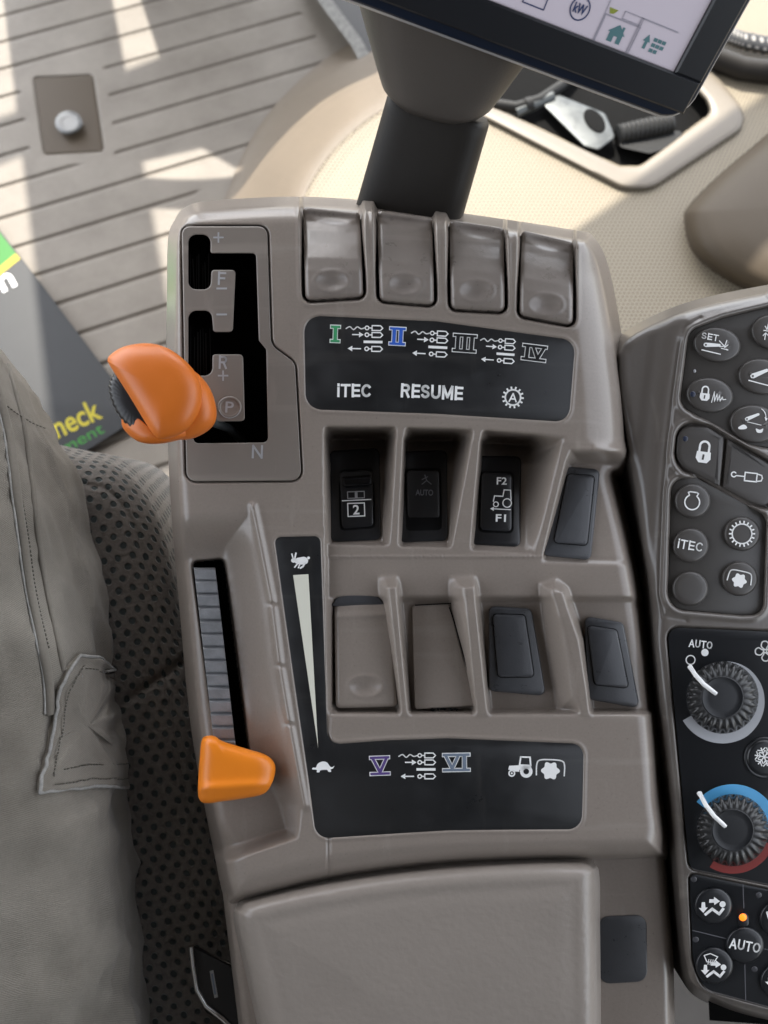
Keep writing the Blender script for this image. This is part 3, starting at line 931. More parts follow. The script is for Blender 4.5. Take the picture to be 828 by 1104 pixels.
R1, R2, R3 = on(-32, 538.5), on(-35, 538.5, -2), on(-31, 541.5, 1.5)
pillow('ridge', roundpoly([(368, 514), (402, 512), (402, 523), (369, 525)], 4, 4), [(0, -2), (0, 4), (1, 6), (3, 7)], M_gloss, r1, place=R1)
kk = Ink(384, 540, .3, -2, place=R1); kk.line([(-9, -10), (-9, -3), (9, -3), (9, -10)], 1., M_dim2); kk.line([(-9, -10), (9, -10)], 1., M_dim2); kk.line([(-15, -.6), (16, -1)], 1.1); kk.done('symbol', r1)
kk = Ink(384, 548.5, .3, -2, place=R1); kk.line([(-9, -6), (9, -6), (9, 8), (-9, 8)], 1.2, M_white, True); kk.done('symbol', r1)
text('1', 384, 533, 3, 7, r1, .3, -2, M_dim2, .02, place=R1)
text('2', 384, 549.5, 7, 10.5, r1, .3, -2, M_white, .02, place=R1)
b2, r2, *_ = B2_
text('AUTO', 457.5, 531, 19, 6.5, r2, .4, 1, M_dim, .02, place=R2)
kk = Ink(459, 518, .4, place=R2); kk.line([(-4, 4), (1, 0), (-1, -6)], 1, M_dim); kk.line([(1, 0), (6, 4)], 1, M_dim); kk.line([(-4, -1), (2, -4)], 1, M_dim); kk.done('symbol', r2)
b3, r3, *_ = B3_
text('F2', 541, 518.5, 11, 8, r3, .4, 2, M_white, .02, place=R3); text('F1', 540, 558.5, 11, 8, r3, .4, 2, M_white, .02, place=R3)
kk = Ink(541, 538, .4, 3, place=R3)
kk.ring(6, 4, 4.6, 1.2); kk.ring(-6, 6, 2.6, 1.1); kk.line([(-9, 3), (-8, -3), (1, -3), (2, -10), (9, -10), (10, 0)], 1.2); kk.line([(-8, 11), (10, 11)], 1); kk.poly([(-8, 8.6), (-12, 11), (-8, 13.4)]); kk.done('symbol', r3)


def blank(q, inner, h, label, tilt=None):
    b = slab('blanking_cover', roundpoly(q, 6, 4), h - 22, h, M_blank, console, 2.5, tilt)
    b['label'] = label
    slab('raised_field', roundpoly(inner, 4, 4), h - .5, h + 3.2, M_blank, b, 1.8, tilt)
    kk_ = np.array(roundpoly(inner, 4, 4)); nn_ = poly_normals(kk_)
    slab('field_groove', [tuple(p_) for p_ in kk_ - nn_ * .8], h - .5, h + .4, M_void, b, .1, tilt)
    return b


blank([(611, 503), (647, 506), (637, 604), (584, 599)], [(612, 511), (641, 513), (633, 588), (597, 585)], -21, 'slate blanking cover under the hood', lambda u, v: 26 / 100 * (v - 553))
blank([(527, 653), (573, 656), (588, 746), (583, 750), (527, 745)], [(531, 662), (566, 663), (576, 730), (537, 730)], -13, 'slate blanking cover between two fins')
blank([(630, 664), (672, 671), (689, 758), (685, 763), (634, 754)], [(633, 674), (665, 679), (678, 742), (641, 738)], -13, 'slate blanking cover at the outer edge')

# --- symbol panels
d1 = slab('symbol_panel', DEC1, -3, .0, M_decal, console, .5, label='charcoal panel marked iTEC and RESUME with numerals I to IV')
roman('I', 361.5, 360, 10, 18, d1, .3, 2, M_green)
roman('II', 428.5, 362.5, 17, 19, d1, .3, 3, M_blue)
roman('III', 501, 370, 25, 19, d1, .3, 4, M_decal)
roman('IV', 576, 380.5, 26, 17, d1, .3, 7, M_decal)
scv(393, 364.5, d1, .3, 1); scv(463, 370, d1, .3, 3); scv(536.5, 377.5, d1, .3, 4, .95)
bold('iTEC', 382, 421, 36, 13, d1, .3, 1, wt=.2)
bold('RESUME', 465.5, 422.5, 66, 13.5, d1, .3, 3, wt=.2)
kk = Ink(553, 428.5, .3, 4); gear(kk, 0, 0, 8.3, 1.8, M_white, 14, 2.8, 1.9); kk.done('symbol', d1)
bold('A', 553, 428.5, 8.5, 9, d1, .3, 4, wt=.17)

d2 = slab('symbol_panel', DEC2, -3, .0, M_decal, console, .5, label='charcoal L shaped panel with speed wedge, hare, tortoise and numerals V and VI')
roman('V', 409.5, 825.5, 21, 20, d2, .3, -2, M_purple); roman('VI', 492, 822, 29, 19, d2, .3, -1, M_steelblue)
scv(450, 825.5, d2, .3, 0)
kk = Ink(0, 0, .3); kk.poly([(316, 620), (332.5, 619), (343, 806)], M_cream_print); kk.done('speed_wedge', d2)
kk = Ink(323, 605, .3, -6, 1.0)
kk.poly(smoothpoly([(-4, -3), (1, -4), (6, -4), (9, -1), (8, 3), (3, 4), (-2, 3), (-5, 1)], 4)); kk.disc(-6, -1.5, 3.1, None, 2.5)
kk.line([(-5, -3), (-3, -9)], 1.7); kk.line([(-6.5, -3), (-7.5, -8.5)], 1.5); kk.disc(10, -2.5, 1.5)
kk.line([(-2, 2), (-6, 6)], 1.6); kk.line([(6, 2), (3, 6), (0, 7.5)], 1.9); kk.line([(0, 3), (-2, 7)], 1.4); kk.done('hare_symbol', d2)
tort = smoothpoly([(-12, 3), (-11, 1), (-8, 1), (-6, -3), (-1, -5.5), (4, -4.5), (7.5, 0), (10, .5), (12, -1), (10.5, 2), (8, 3), (8.5, 5.5), (5.5, 5.5), (4, 3.5), (-3, 4), (-4, 6), (-7, 6), (-7, 3.5)], 3)
kk = Ink(348.5, 826.5, .3, 0, 1.); kk.poly(tort); kk.done('tortoise_symbol', d2)
kk = Ink(560, 828, .3, 2)
kk.ring(-8, 6, 3, 1.6); kk.disc(-8, 6, 1.1); kk.disc(7.5, 3.5, 6.8); kk.poly([(-12, 2), (-11, -2), (0, -3), (0, 4), (-5, 4)]); kk.line([(0, -3), (1, -12), (11, -12), (12, -3)], 1.8); kk.poly([(0, -4), (12, -4), (13, 0), (0, 2)])
kk.lift = .3; kk.disc(7.5, 3.5, 3, M_decal); kk.done('tractor_symbol', d2)
kk = Ink(593.5, 829, .3, 2); kk.line(smoothpoly([(-15, 7), (-15, -4), (-12, -9), (0, -10), (12, -9), (15, -4), (15, 7)], 4, False), 1.5); kk.poly(flower(0, 2, 9, 6, .14)); kk.done('shaft_symbol', d2)

# --- speed lever in the trough
rv, rf, spots = [], [], 14
rings = []
for i in range(spots):
    t0, t1 = i / spots, (i + 1) / spots
    for t, dz in ((t0, -5), (t0 + .012, 0), (t1 - .012, -2.2), (t1 - .002, -6)):
        v = 612 + 200 * t; ul, ur = 209 + 23 * t, 232 + 23 * t
        arch = -30 + 9 * math.sin(math.pi * (.15 + .75 * t))
        rings.append([P(ul, v, arch - 14), P(ul, v, arch + dz - 1), P(ul + 1.2, v, arch + dz), P(ur - 1.2, v, arch + dz), P(ur, v, arch + dz - 1), P(ur, v, arch - 14)])
loft('ribbed_slide', rings, M_belt, console, sharp=30)
knob = smoothpoly([(221, 794), (231, 793.5), (240, 799), (262, 806), (285, 813), (295, 821), (297, 831), (293, 845), (284, 856), (262, 861), (240, 864), (222, 866), (214.5, 861), (213.5, 845), (215, 820), (217, 800)], 5)
star('speed_lever_knob', knob, (247, 834), lambda r, u, v, s: (-2 + (18 if s > 0 else -30) * max(1 - r ** 5, 0) ** .5) + (4 * np.exp(-((v - 850 + .06 * (u - 213)) / 5) ** 2) if s > 0 else 0) - .08 * (u - 250), M_orange2, console, 16)

# --- padded armrest and the tray beside it
PADO = smoothpoly([(255, 992), (260, 978), (275, 970), (330, 957), (400, 945), (480, 936), (560, 931), (620, 930), (638, 934), (643.5, 946), (644, 1000), (645, 1100), (645, 1250), (632, 1270), (460, 1275), (330, 1275), (312, 1262), (290, 1150), (268, 1050)], 5)


def pad_d(U, V): return sdf(U, V, PADO, 30, -30.)


def pad_h(U, V):
    d = pad_d(U, V)
    r = 22.
    dd = np.clip(d, 0, r)
    return 10 - (r - np.sqrt(np.maximum(r * r - (r - dd) ** 2, 0))) * 1.1 + np.minimum(d, 0) * 5 - 4 * np.exp(-((d - 26) / 10) ** 2) * .35 + ss(d, 20, 150) * 5 + vnoise(U, V, 60, 9) * 2 + vnoise(U, V, 5, 11) * .25


hf('armrest_pad', 245, 660, 915, 1290, 1.2, pad_h, M_pad, console, pad_d, -3, skirt=60)
TRAY = roundpoly([(240, 930), (712, 905), (722, 1020), (727, 1300), (285, 1300)], 8, 5)


def tray_d(U, V): return sdf(U, V, TRAY, 30, -30.)


def tray_h(U, V):
    d = tray_d(U, V); r = 9.; dd = np.clip(d, 0, r)
    return -46 - (r - np.sqrt(np.maximum(r * r - (r - dd) ** 2, 0))) + np.minimum(d, 0) * 5 + vnoise(U, V, 3, 1) * .1


tray = hf('armrest_base', 225, 745, 895, 1310, 1.5, tray_h, M_body, console, tray_d, -4, skirt=140)
slab('cover_pad', roundpoly([(645, 988), (697, 986), (698, 1058), (646, 1061)], 11, 5), -47, -44.5, M_blank, tray, 1.2)
# near-black block added so the gap under the console stays dark
loft('gap_dark_block', [[P(u, v, h) for u, v in ((290, 420), (660, 420), (735, 1250), (300, 1250))] for h in (-130, -260)], M_void, console)

# ================================================================== side panel with keypad and climate controls
HP = -14.
panel = thing('side_control_panel', P(830, 700, -260), 'warm grey side panel with round symbol buttons above two ribbed climate dials', 'control panel')
POUT = smoothpoly([(667, 392), (669, 377), (684, 360), (742, 334), (828, 315), (900, 306), (960, 318), (985, 360), (1000, 500), (1015, 700), (1020, 900), (1018, 1080), (1000, 1110), (940, 1112), (828, 1094), (775, 1078), (748, 1062),
                   (739, 1035), (733, 980), (724, 880), (712, 770), (702, 660), (690, 570), (675, 471), (668, 420)], 6)
RB1 = roundpoly([(743, 357), (780, 343), (830, 331), (960, 322), (965, 470), (870, 490), (808, 479), (733, 437)], [14, 10, 10, 20, 16, 20, 16, 14], 5)
RB2 = roundpoly([(731, 455), (764, 458), (843, 506), (832, 552), (806, 543), (726, 502)], [22, 12, 16, 18, 14, 20], 6)
RB3 = roundpoly([(724, 517), (750, 515), (826, 556), (822, 662), (800, 663), (720, 656)], [15, 12, 14, 14, 8, 18], 6)


def p_d(U, V): return sdf(U, V, POUT, 40, -40.)


INNER = [(755, 343), (741, 352), (734, 372), (724, 440), (716, 520), (712, 600), (711, 640), (716, 664), (740, 668)]


def p_h(U, V):
    d = p_d(U, V)
    h = np.full(U.shape, HP)
    # broad outer slope along the driver's side, then a moulded rim round the keypad
    left = sdf(U, V, [(640, 300), (830, 290), (830, 324), (770, 338), (744, 348), (738, 364), (729, 430), (721, 510), (716, 580), (713, 640), (718, 668), (728, 720), (738, 800), (748, 900), (756, 1000), (762, 1050), (790, 1070), (840, 1085), (840, 1130), (640, 1130)], 60)
    h = h - 7 * ss(left, -2, 16) * ss(V, 700, 650) - 9 * ss(left, 12, 40)
    for q in (RB1, RB2, RB3):
        dq = sdf(U, V, q)
        h = h + 2.6 * np.exp(-((dq + 4.5) / 3.) ** 2)
        h = np.where(dq > -3, h - 7 * ss(dq, -2, .5), h)
    h = h - 1.5 * np.exp(-(dline(U, V, INNER) / 2.2) ** 2)
    r = 12.; dd = np.clip(d, 0, r)
    h = h - (r - np.sqrt(np.maximum(r * r - (r - dd) ** 2, 0))) * 1. + np.minimum(d, 0) * 6
    for q in (HV1, HV2):
        dq = sdf(U, V, q)
        h = np.where(dq > -3, h * (1 - ss(dq, -2.5, -1)) + (HP - 5) * ss(dq, -2.5, -1), h)
    return h + vnoise(U, V, 3, 1) * .08


HV1 = roundpoly([(719, 676), (828, 681), (985, 690), (1000, 965), (828, 953), (743, 936)], [11, 0, 8, 8, 0, 9], 5)
HV2 = roundpoly([(743, 941), (828, 959), (985, 985), (985, 1095), (900, 1095), (828, 1085), (758, 1066), (747, 1034)], [6, 0, 8, 10, 0, 0, 20, 14], 5)
hf('panel_body', 655, 1030, 290, 1125, 1.0, p_h, M_panel, panel, p_d, -8, skirt=150)
MH = HP - 4


def keypad(q, name='keypad_membrane'):
    return slab(name, q, MH - 8, MH, M_membrane, panel, .6)


k1 = keypad(RB1); k3 = keypad(RB3)


def round_button(u, v, rx, ry, parent, h=MH, m=None, name='button', dome=5, rot=0):
    e = ellipse(u, v, rx, ry, 40, rot)
    return pillow(name, e, [(-.6, h - .5), (0, h + dome * .55), (.9, h + dome * .85), (2.4, h + dome), (rx * .35, h + dome + .4), (rx * .65, h + dome + .6)], m or M_button, parent, capfn=None)


def hitch(kk, s=1., ang=0):
    c, si = math.cos(R(ang)), math.sin(R(ang))
    g = lambda x, y: (x * c - y * si, x * si + y * c)
    kk.poly([g(-10, -3), g(9, -1.8), g(10.5, 0), g(9, 1.8), g(-10, 3), g(-12.6, 1.8), g(-13, 0), g(-12.6, -1.8)])
    kk.lift = .3; kk.disc(*g(-10, 0), 1.3, M_button); kk.lift = 0


BH = MH + 6.3
bt = round_button(773, 371.5, 25, 18.5, k1, rot=8)
bold('SET', 765.5, 363, 18, 6.6, bt, BH, 10, wt=.17)
kk = Ink(769, 372, BH, 2, .8); hitch(kk); kk.line([(-15, 7), (10, 12)], 1.5); kk.line([(8, -6), (15, 1), (9, 2)], 1.2); kk.line([(18, -7), (15, 3), (20, -1)], 1.2); kk.line([(11, 4), (20, 6)], 1.2); kk.done('symbol', bt)
bt = round_button(765, 426, 25, 18.5, k1, rot=8)
def lock(kk, x, y, s):
    kk.poly([(x - 5 * s, y), (x + 5 * s, y), (x + 5.4 * s, y + 5 * s), (x + 3 * s, y + 8 * s), (x - 3 * s, y + 8 * s), (x - 5.4 * s, y + 5 * s)])
    kk.line([(x - 3.4 * s, y), (x - 3.4 * s, y - 4 * s)], 1.6 * s); kk.line([(x + 3.4 * s, y), (x + 3.4 * s, y - 4 * s)], 1.6 * s); kk.ring(x, y - 4 * s, 3.4 * s, 1.6 * s, None, 180, 360, 12)
    kk.lift = .3; kk.line([(x, y + 2.4 * s), (x - .2 * s, y + 5.4 * s)], 1.4 * s, M_button); kk.lift = 0
kk = Ink(760, 425, BH, 6); lock(kk, 0, -1, 1.); kk.line([(8, 8), (10, -4), (11, 7), (13, -2), (14, 6), (16, -1), (17, 6), (19, 1), (20, 4), (23, 3)], .9); kk.done('symbol', bt)
pillow('indicator_lens', ellipse(747, 425, 3.4, 3.4, 16), [(0, MH + 3), (.3, MH + 6.3), (1.2, MH + 6.6)], M_led_blue, bt)
pillow('indicator_lens', ellipse(749, 400, 1.7, 2.2, 16), [(0, MH - 1), (.3, MH + .8), (.8, MH + 1.2)], M_rimgrey, k1)
bt = round_button(835, 358, 25, 19, k1, rot=8)
kk = Ink(829, 357, BH, 8, .8); kk.line([(-7, 0), (14, 0)], 1.2); kk.line([(-2, -11), (-3, -2), (-6, -6)], 1.2); kk.line([(-3, -2), (1, -5)], 1.2); kk.line([(-4, 12), (-4, 3), (-7, 7)], 1.2); kk.line([(-4, 3), (0, 6)], 1.2); kk.disc(6, -4, 2.5); kk.done('symbol', bt)
bt = round_button(821, 406, 25, 19, k1, rot=8)
kk = Ink(820, 402, BH, 0, .9); hitch(kk, 1, -22); kk.line([(-14, 9), (16, 17)], 1.4); kk.done('symbol', bt)
bt = round_button(813, 457, 26, 20, k1, rot=8)
kk = Ink(812, 449, BH, 0, .72); hitch(kk, 1, -22); kk.line([(-9, 8), (12, 13)], 1); kk.ring(6, 0, 13, 1.3, None, -60, 10, 8); kk.poly([(17, 1), (22, 3), (19, 7)]); kk.poly(smoothpoly([(-22, 16), (-14, 12), (-9, 16), (-12, 19), (-21, 19)], 3)); kk.poly(smoothpoly([(4, 18), (10, 20), (15, 18), (13, 24), (6, 24)], 3)); kk.done('symbol', bt)

for q, lab in ((0, 'lock key of the two part keypad bar'), (1, 'cylinder key of the two part keypad bar')):
    m_ = [(783, 470), (777, 523)]
    if q == 0: pts = roundpoly([(731, 457), (763, 460), (781, 470.5), (776, 525), (728, 500)], [20, 10, 2, 2, 19], 6)
    else: pts = roundpoly([(784, 472), (840, 506), (830, 549), (806, 541), (779, 526)], [2, 15, 17, 12, 2], 6)
    kb = pillow('key', pts, [(0, MH - 6), (0, MH + 1.5), (.9, MH + 2.8), (2.6, MH + 3.4), (6, MH + 3.8)], M_button, panel, sharp=50)
    kb['label'] = lab
    if q == 0:
        kk = Ink(759, 487, MH + 4.2, 8); lock(kk, 0, 0, 1.5); kk.done('symbol', kb)
        pillow('indicator_lens', ellipse(739, 473, 3.2, 3.2, 16), [(0, MH + 2), (.3, MH + 4), (1.2, MH + 4.3)], M_led_blue, kb)
    else:
        kk = Ink(806, 514, MH + 4.2, 6); kk.ring(-15, -1, 2.6, 1.4, None, 20, 330); kk.line([(-12, 0), (-3, 0)], 1.3); kk.line([(-3, -4.5), (10, -4.5), (10, 4.5), (-3, 4.5)], 1.4, None, True); kk.line([(10, -4), (15, -3), (16, 0), (15, 3), (10, 4)], 1.4); kk.done('symbol', kb)
for u, v, w in ((746.5, 540, 'ring'), (744.5, 588, 'iTEC'), (744, 634.5, ''), (800, 575.5, 'gear'), (797.5, 624, 'shaft')):
    bt = round_button(u, v, 19, 18.2, k3)
    if w == 'ring':
        kk = Ink(u, v, BH, 8); kk.ring(0, 1.5, 8, 1.5, None, -62, 242); kk.line([(-4, -5.6), (-5.5, -8.5), (-3.5, -9.5), (3.5, -9.5), (5.5, -8.5), (4, -5.6)], 1.4); kk.done('symbol', bt)
    if w == 'iTEC':
        bold('iTEC', u, v, 27, 9.4, bt, BH, 10, wt=.16)
    if w == 'gear':
        kk = Ink(u, v, BH); gear(kk, 0, 0, 10.6, 1.5, M_white, 18, 3, 1.6); kk.done('symbol', bt)
    if w == 'shaft':
        kk = Ink(u, v, BH, 12); kk.line(smoothpoly([(-13, 4), (-12, -5), (-9, -8), (0, -8.5), (9, -8), (12, -5), (13, 4)], 4, False), 1.3); kk.poly(flower(0, 2, 7.2, 6, .14)); kk.done('symbol', bt)

# climate part
CH = HP - 1.5
cp = slab('climate_plate', HV1, CH - 3, CH, M_hvac, panel, 1.)
bold('AUTO', 755.5, 694.5, 25, 7.6, cp, CH + .3, 6, wt=.17)
kk = Ink(0, 0, CH + .3); kk.disc(760, 703.5, 4); kk.ring(744.5, 711.5, 4.8, 1.2); kk.done('scale_mark', cp)
K1, K2 = (779, 752), (790, 895)


def scale(c, r0, r1, a0, a1, m, wide0=1.):
    kk = Ink(c[0], c[1], CH + .3); n = 44
    for i in range(n):
        q = []
        for t, o in ((i / n, 0), ((i + 1) / n, 0), ((i + 1) / n, 1), (i / n, 1)):
            a = R(a0 + (a1 - a0) * t); ro = r0 + (r1 - r0) * (wide0 + (1 - wide0) * min(t * 1.6, 1))
            rr = ro if o else r0
            q.append((rr * math.cos(a), rr * math.sin(a)))
        if abs((q[2][0] - q[1][0])) + abs(q[2][1] - q[1][1]) > .05: kk.poly(q, m)
    return kk.done('scale_band', cp)


def dial(c, ang, tail):
    d = bpy.data.objects.new('climate_dial', None); COL.objects.link(d); d.parent = panel
    n = 26; pts0, r0 = [], 37.5
    rings = []
    for rad, h, amp in ((39, CH, .0), (38.5, CH + 3, .0), (37.6, CH + 5, 1.6), (36.4, CH + 15, 1.7), (35, CH + 20, 1.5), (31.5, CH + 23, 1.), (27, CH + 24.2, .45), (23.6, CH + 24.4, 0)):
        ring = []
        for i in range(n * 8):
            a = 2 * math.pi * i / (n * 8)
            w = math.cos(n * a); w = math.copysign(abs(w) ** .7, w)
            rr = rad + amp * w
            ring.append(P(c[0] + rr * math.cos(a), c[1] + rr * math.sin(a), h + amp * .9 * w))
        rings.append(ring[::-1])
    loft('grip_ring', rings, M_knob, d, sharp=60)
    pillow('dial_cap', ellipse(c[0], c[1], 23, 23, 56), [(0, CH + 20), (0, CH + 24), (.7, CH + 25), (1.6, CH + 24.6), (8, CH + 24.8)], M_hvacb, d)
    p = [(c[0] + tail[0][0], c[1] + tail[0][1], CH + 26), (c[0] + tail[1][0], c[1] + tail[1][1], CH + 26), (c[0] + tail[2][0], c[1] + tail[2][1], CH + 21), (c[0] + tail[3][0], c[1] + tail[3][1], CH + 6)]
    sm = []
    pp = [np.array(x) for x in p]
    for i in range(3):
        for k in range(5): sm.append(pp[i] + (pp[i + 1] - pp[i]) * k / 5)
    sm.append(pp[3])
    tube('pointer', [P(*x) for x in sm], [.0010] + [.00112] * (len(sm) - 2) + [.0013], M_white, d, 10)
    return d


scale(K1, 37, 49.5, -92, 150, M_arcgrey, .12)
scale(K2, 37, 49.5, -142, 0, M_arcblue); scale(K2, 37, 47, 20, 122, M_arcred)
dial(K1, 0, [(-7, -4), (-20, -14), (-29, -24), (-35, -33)])
dial(K2, 0, [(-8, -4), (-20, -15), (-29, -27), (-36, -40)])
kk = Ink(825, 702, CH + .3, 12)
for a in (0, 90, 180, 270):
    c, s_ = math.cos(R(a)), math.sin(R(a)); kk.line([(x * c - y * s_, x * s_ + y * c) for x, y in smoothpoly([(1.5, 0), (4, -5), (9, -5), (10.5, -1), (8, 2), (4, 1)], 4)], 1.4, None, True)
kk.done('fan_symbol', cp)
sb = pillow('round_switch', ellipse(824, 817, 19, 19.5, 40), [(-3, CH), (-2.5, CH + 1.5), (-.5, CH + 1.8), (0, CH + .5), (1, CH + 2.6), (4, CH + 3.2)], M_hvacb, cp)
kk = Ink(824, 816, CH + 3.6, 10)
for a in range(0, 180, 60):
    c, s_ = math.cos(R(a)), math.sin(R(a)); kk.line([(-10 * c, -10 * s_), (10 * c, 10 * s_)], 1.3)
    for sg in (1, -1):
        for r_ in (6, 9):
            for t in (25, -25):
                c2, s2 = math.cos(R(a + t)), math.sin(R(a + t)); kk.line([(sg * (r_ - 2) * c, sg * (r_ - 2) * s_), (sg * (r_ + 1) * c2, sg * (r_ + 1) * s2)], 1.1)
kk.done('snowflake_symbol', sb)

ap = slab('airflow_keypad', HV2, CH - 3, CH, M_hvac, panel, 1.)
kk = Ink(0, 0, CH + .3)
for a, b in (((801, 953), (802, 979)), ((803, 1040), (804, 1079)), ((746.5, 1003), (783, 1012)), ((824, 1023), (860, 1032))): kk.line([a, b], 1., M_dim)
kk.done('divider_line', ap)
for u, v in ((748, 948), (750, 1013), (818, 965), (813.5, 1045)):
    pillow('indicator_lens', ellipse(u, v, 3.6, 3.4, 16), [(0, CH - .5), (.3, CH + .6), (1, CH + .8)], M_ledoff, ap)
hb = pillow('indicator_housing', roundpoly([(795, 984), (807, 984), (808, 1000), (796, 1000)], 5, 5), [(0, CH - .5), (.4, CH + 1.6), (1.5, CH + 2)], M_hvacb, ap)
pillow('lit_indicator_lens', ellipse(801, 989, 4.3, 4.2, 20), [(0, CH + 1.5), (.4, CH + 3), (1.6, CH + 4)], M_amber, hb, label='glowing amber indicator')


def seatman(kk):
    kk.poly([(-4, -9), (1, -9.4), (1, -12), (8, -7.5), (2, -3), (1.4, -5.5), (-4, -5)])
    kk.disc(11, -4.5, 3.4)
    kk.line([(-7, 8), (0, 1.5), (8, 6.5), (12, .5)], 3.)
    kk.poly([(-12, -5), (-8.5, -5.5), (-7.5, .5), (-5, .2), (-9.5, 6.5), (-15, 1.5), (-12, 1.2)])


for u, v, w in ((769, 976.5, 'face'), (770, 1041, 'both'), (803, 1019, 'AUTO'), (839, 991, 'glass'), (840, 1058, 'feet')):
    bt = round_button(u, v, 20, 19.4, ap, CH, M_hvacb, dome=4)
    h_ = CH + 5.2
    if w == 'face': kk = Ink(u - 1, v + 2, h_, 4, .98); seatman(kk); kk.done('symbol', bt)
    if w == 'both':
        kk = Ink(u - .5, v + 5, h_, 6, .92); seatman(kk); kk.line([(-13, -16), (-6, -19), (3, -16), (-1, -9), (-9, -9)], 1.2, None, True)
        for x in (-7, -4.5, -2): kk.line([(x, -12), (x - .5, -6)], .9)
        kk.done('symbol', bt)
    if w == 'AUTO': bold('AUTO', u + .3, v + .5, 33, 10.2, bt, h_, 10, wt=.17)
    if w == 'glass': kk = Ink(u, v, h_, 6); kk.line([(-13, -6), (0, -9), (13, -6), (8, 6), (-8, 6)], 1.6, None, True); kk.done('symbol', bt)
    if w == 'feet': kk = Ink(u, v, h_, 4); seatman(kk); kk.done('symbol', bt)
loft('gap_dark_block', [[P(u, v, h) for u, v in ((730, 460), (980, 440), (1040, 1120), (765, 1100))] for h in (-60, -260)], M_void, panel)  # second near-black block, added to fill the gap by the panel with dark

# ================================================================== screen on its post
Cc = np.array(P(735, 137, 40))


def pk(u, v, h): return np.array(P(u, v, h))


hA = 130.
A_ = pk(362, -1, hA) - Cc
best = min(np.arange(41, 400, .5), key=lambda hb: abs(np.dot(A_, pk(813, -2, hb) - Cc)))
B_ = pk(813, -2, best) - Cc
ea = Vector(A_).normalized(); eb = Vector(B_); eb = (eb - ea * eb.dot(ea)).normalized()
en = ea.cross(eb); en = en if en.dot(CAM - Vector(Cc)) > 0 else -en
print('monitor', hA, best, np.linalg.norm(A_), np.linalg.norm(B_))
la, lb = np.linalg.norm(A_), np.linalg.norm(B_)
MWID, MHGT = .275, .205
MON0 = Vector(Cc)


def MP(x, y, z=0.):
    """on the screen face: x metres from the near outer corner along the lower edge, y up, z out"""
    return MON0 + ea * x + eb * y + en * z


monitor = thing('display_monitor', P(455, 210, -60), 'navy black touch screen display on a dark post, its lit lilac page showing', 'display monitor')


def mrect(x0, y0, x1, y1, r): return roundpoly([(x0, y0), (x1, y0), (x1, y1), (x0, y1)], r, 6)


def mpl(x, y, h): return MP(x, y, h)


def mslab(name, pts, rings, m, parent, sharp=30):
    return pillow(name, pts, rings, m, parent, None, sharp, mpl)


mslab('back_rim', mrect(0, 0, MWID, MHGT, .012), [(.002, -.028), (0, -.024), (0, -.003), (.0006, -.001), (.0014, 0)], M_rimgrey, monitor)
bz = holed = None
mslab('bezel', mrect(.0016, .0016, MWID - .0016, MHGT - .0016, .011), [(0, -.002), (0, .0006), (.0008, .0016), (.0018, .0018)], M_navy, monitor)


def mproj(u, v):
    """where the line of sight of a picture position meets the screen face, in its x, y"""
    a = P(u, v, 0); d = (a - CAM).normalized()
    t = (MON0 + en * .002 - CAM).dot(en) / d.dot(en)
    q = CAM + d * t - MON0
    return q.dot(ea), q.dot(eb)


sx0, sy0 = mproj(726, 77)
print('screen corner', sx0, sy0, mproj(757, 0), mproj(540, 0))
# a raised dark step round the glass
for r_, (x0, y0, x1, y1) in enumerate(((sx0 - .0135, sy0 - .0135, MWID - .012, sy0 - .0), (sx0 - .0135, sy0, sx0, MHGT - .012), (sx0, MHGT - .022, MWID - .012, MHGT - .012), (MWID - .022, sy0, MWID - .012, MHGT - .022))):
    mslab('screen_surround', [(x0, y0), (x1, y0), (x1, y1), (x0, y1)], [(0, .0015), (0, .0036 + .0002 * r_), (.0008, .0044 + .0002 * r_), (.003, .0044 + .0002 * r_)], M_navy2, monitor)
scr = mslab('screen', [(sx0, sy0), (MWID - .022, sy0), (MWID - .022, MHGT - .022), (sx0, MHGT - .022)], [(0, .0017), (0, .0021), (.0003, .0024)], M_screen, monitor)
SX = S  # screen ink is drawn in metres on the face, through picture-measured places


def SI(u, v, rot=0, sc=1.):
    """ink on the screen, units along the screen's own edges"""
    x, y = mproj(u, v)
    return Ink(0, 0, .0027, 0, sc, .0001, place=lambda a, b, h: MP(x - a * .00034, y - b * .00034, h))


kk = SI(722, 73); sgn = 1
# a tile edge, symbols: home, up arrow with list, power figure, little field marker
m1x, m1y = mproj(706, 66)
kk = SI(707, 40)
kk.line([(-28, -13), (23, -13)], 1.6, M_scr_grey); kk.line([(-28, -13), (-28, 42)], 1.6, M_scr_grey)
kk.done('tile_frame', scr)
kk = SI(703, 47)
kk.poly([(-11, 0), (-14, 0), (-9, -8), (-4, 0), (-7, 0), (-7, 8), (-11, 8)], M_scr_teal)
for r_ in range(3):
    for c_ in range(3 - (r_ == 2)): kk.rect(-1 + c_ * 6, -7 + r_ * 6, 4 + c_ * 6, -3 + r_ * 6, M_scr_teal)
kk.done('list_symbol', scr)
kk = SI(664, 36); kk.line([(-23, -15), (25, -15)], 1.6, M_scr_grey); kk.line([(-23, -15), (-23, 26)], 1.6, M_scr_grey); kk.line([(25, -15), (25, 26)], 1.6, M_scr_grey); kk.done('tile_frame', scr)
kk = SI(664, 36); kk.poly([(-12, 0), (0, -10), (5, -6), (5, -9), (8, -9), (8, -3), (12, 0), (9, 0), (9, 10), (3, 10), (3, 3), (-2, 3), (-2, 10), (-9, 10), (-9, 0)], M_scr_teal); kk.done('home_symbol', scr)
kk = SI(625, 9); kk.ring(0, 0, 12, 1.6, M_scr_blue, -60, 240); kk.line([(-5, -10), (-5, -16), (5, -16), (5, -10)], 1.6, M_scr_blue); kk.done('power_symbol', scr)
x_, y_ = mproj(625, 9)
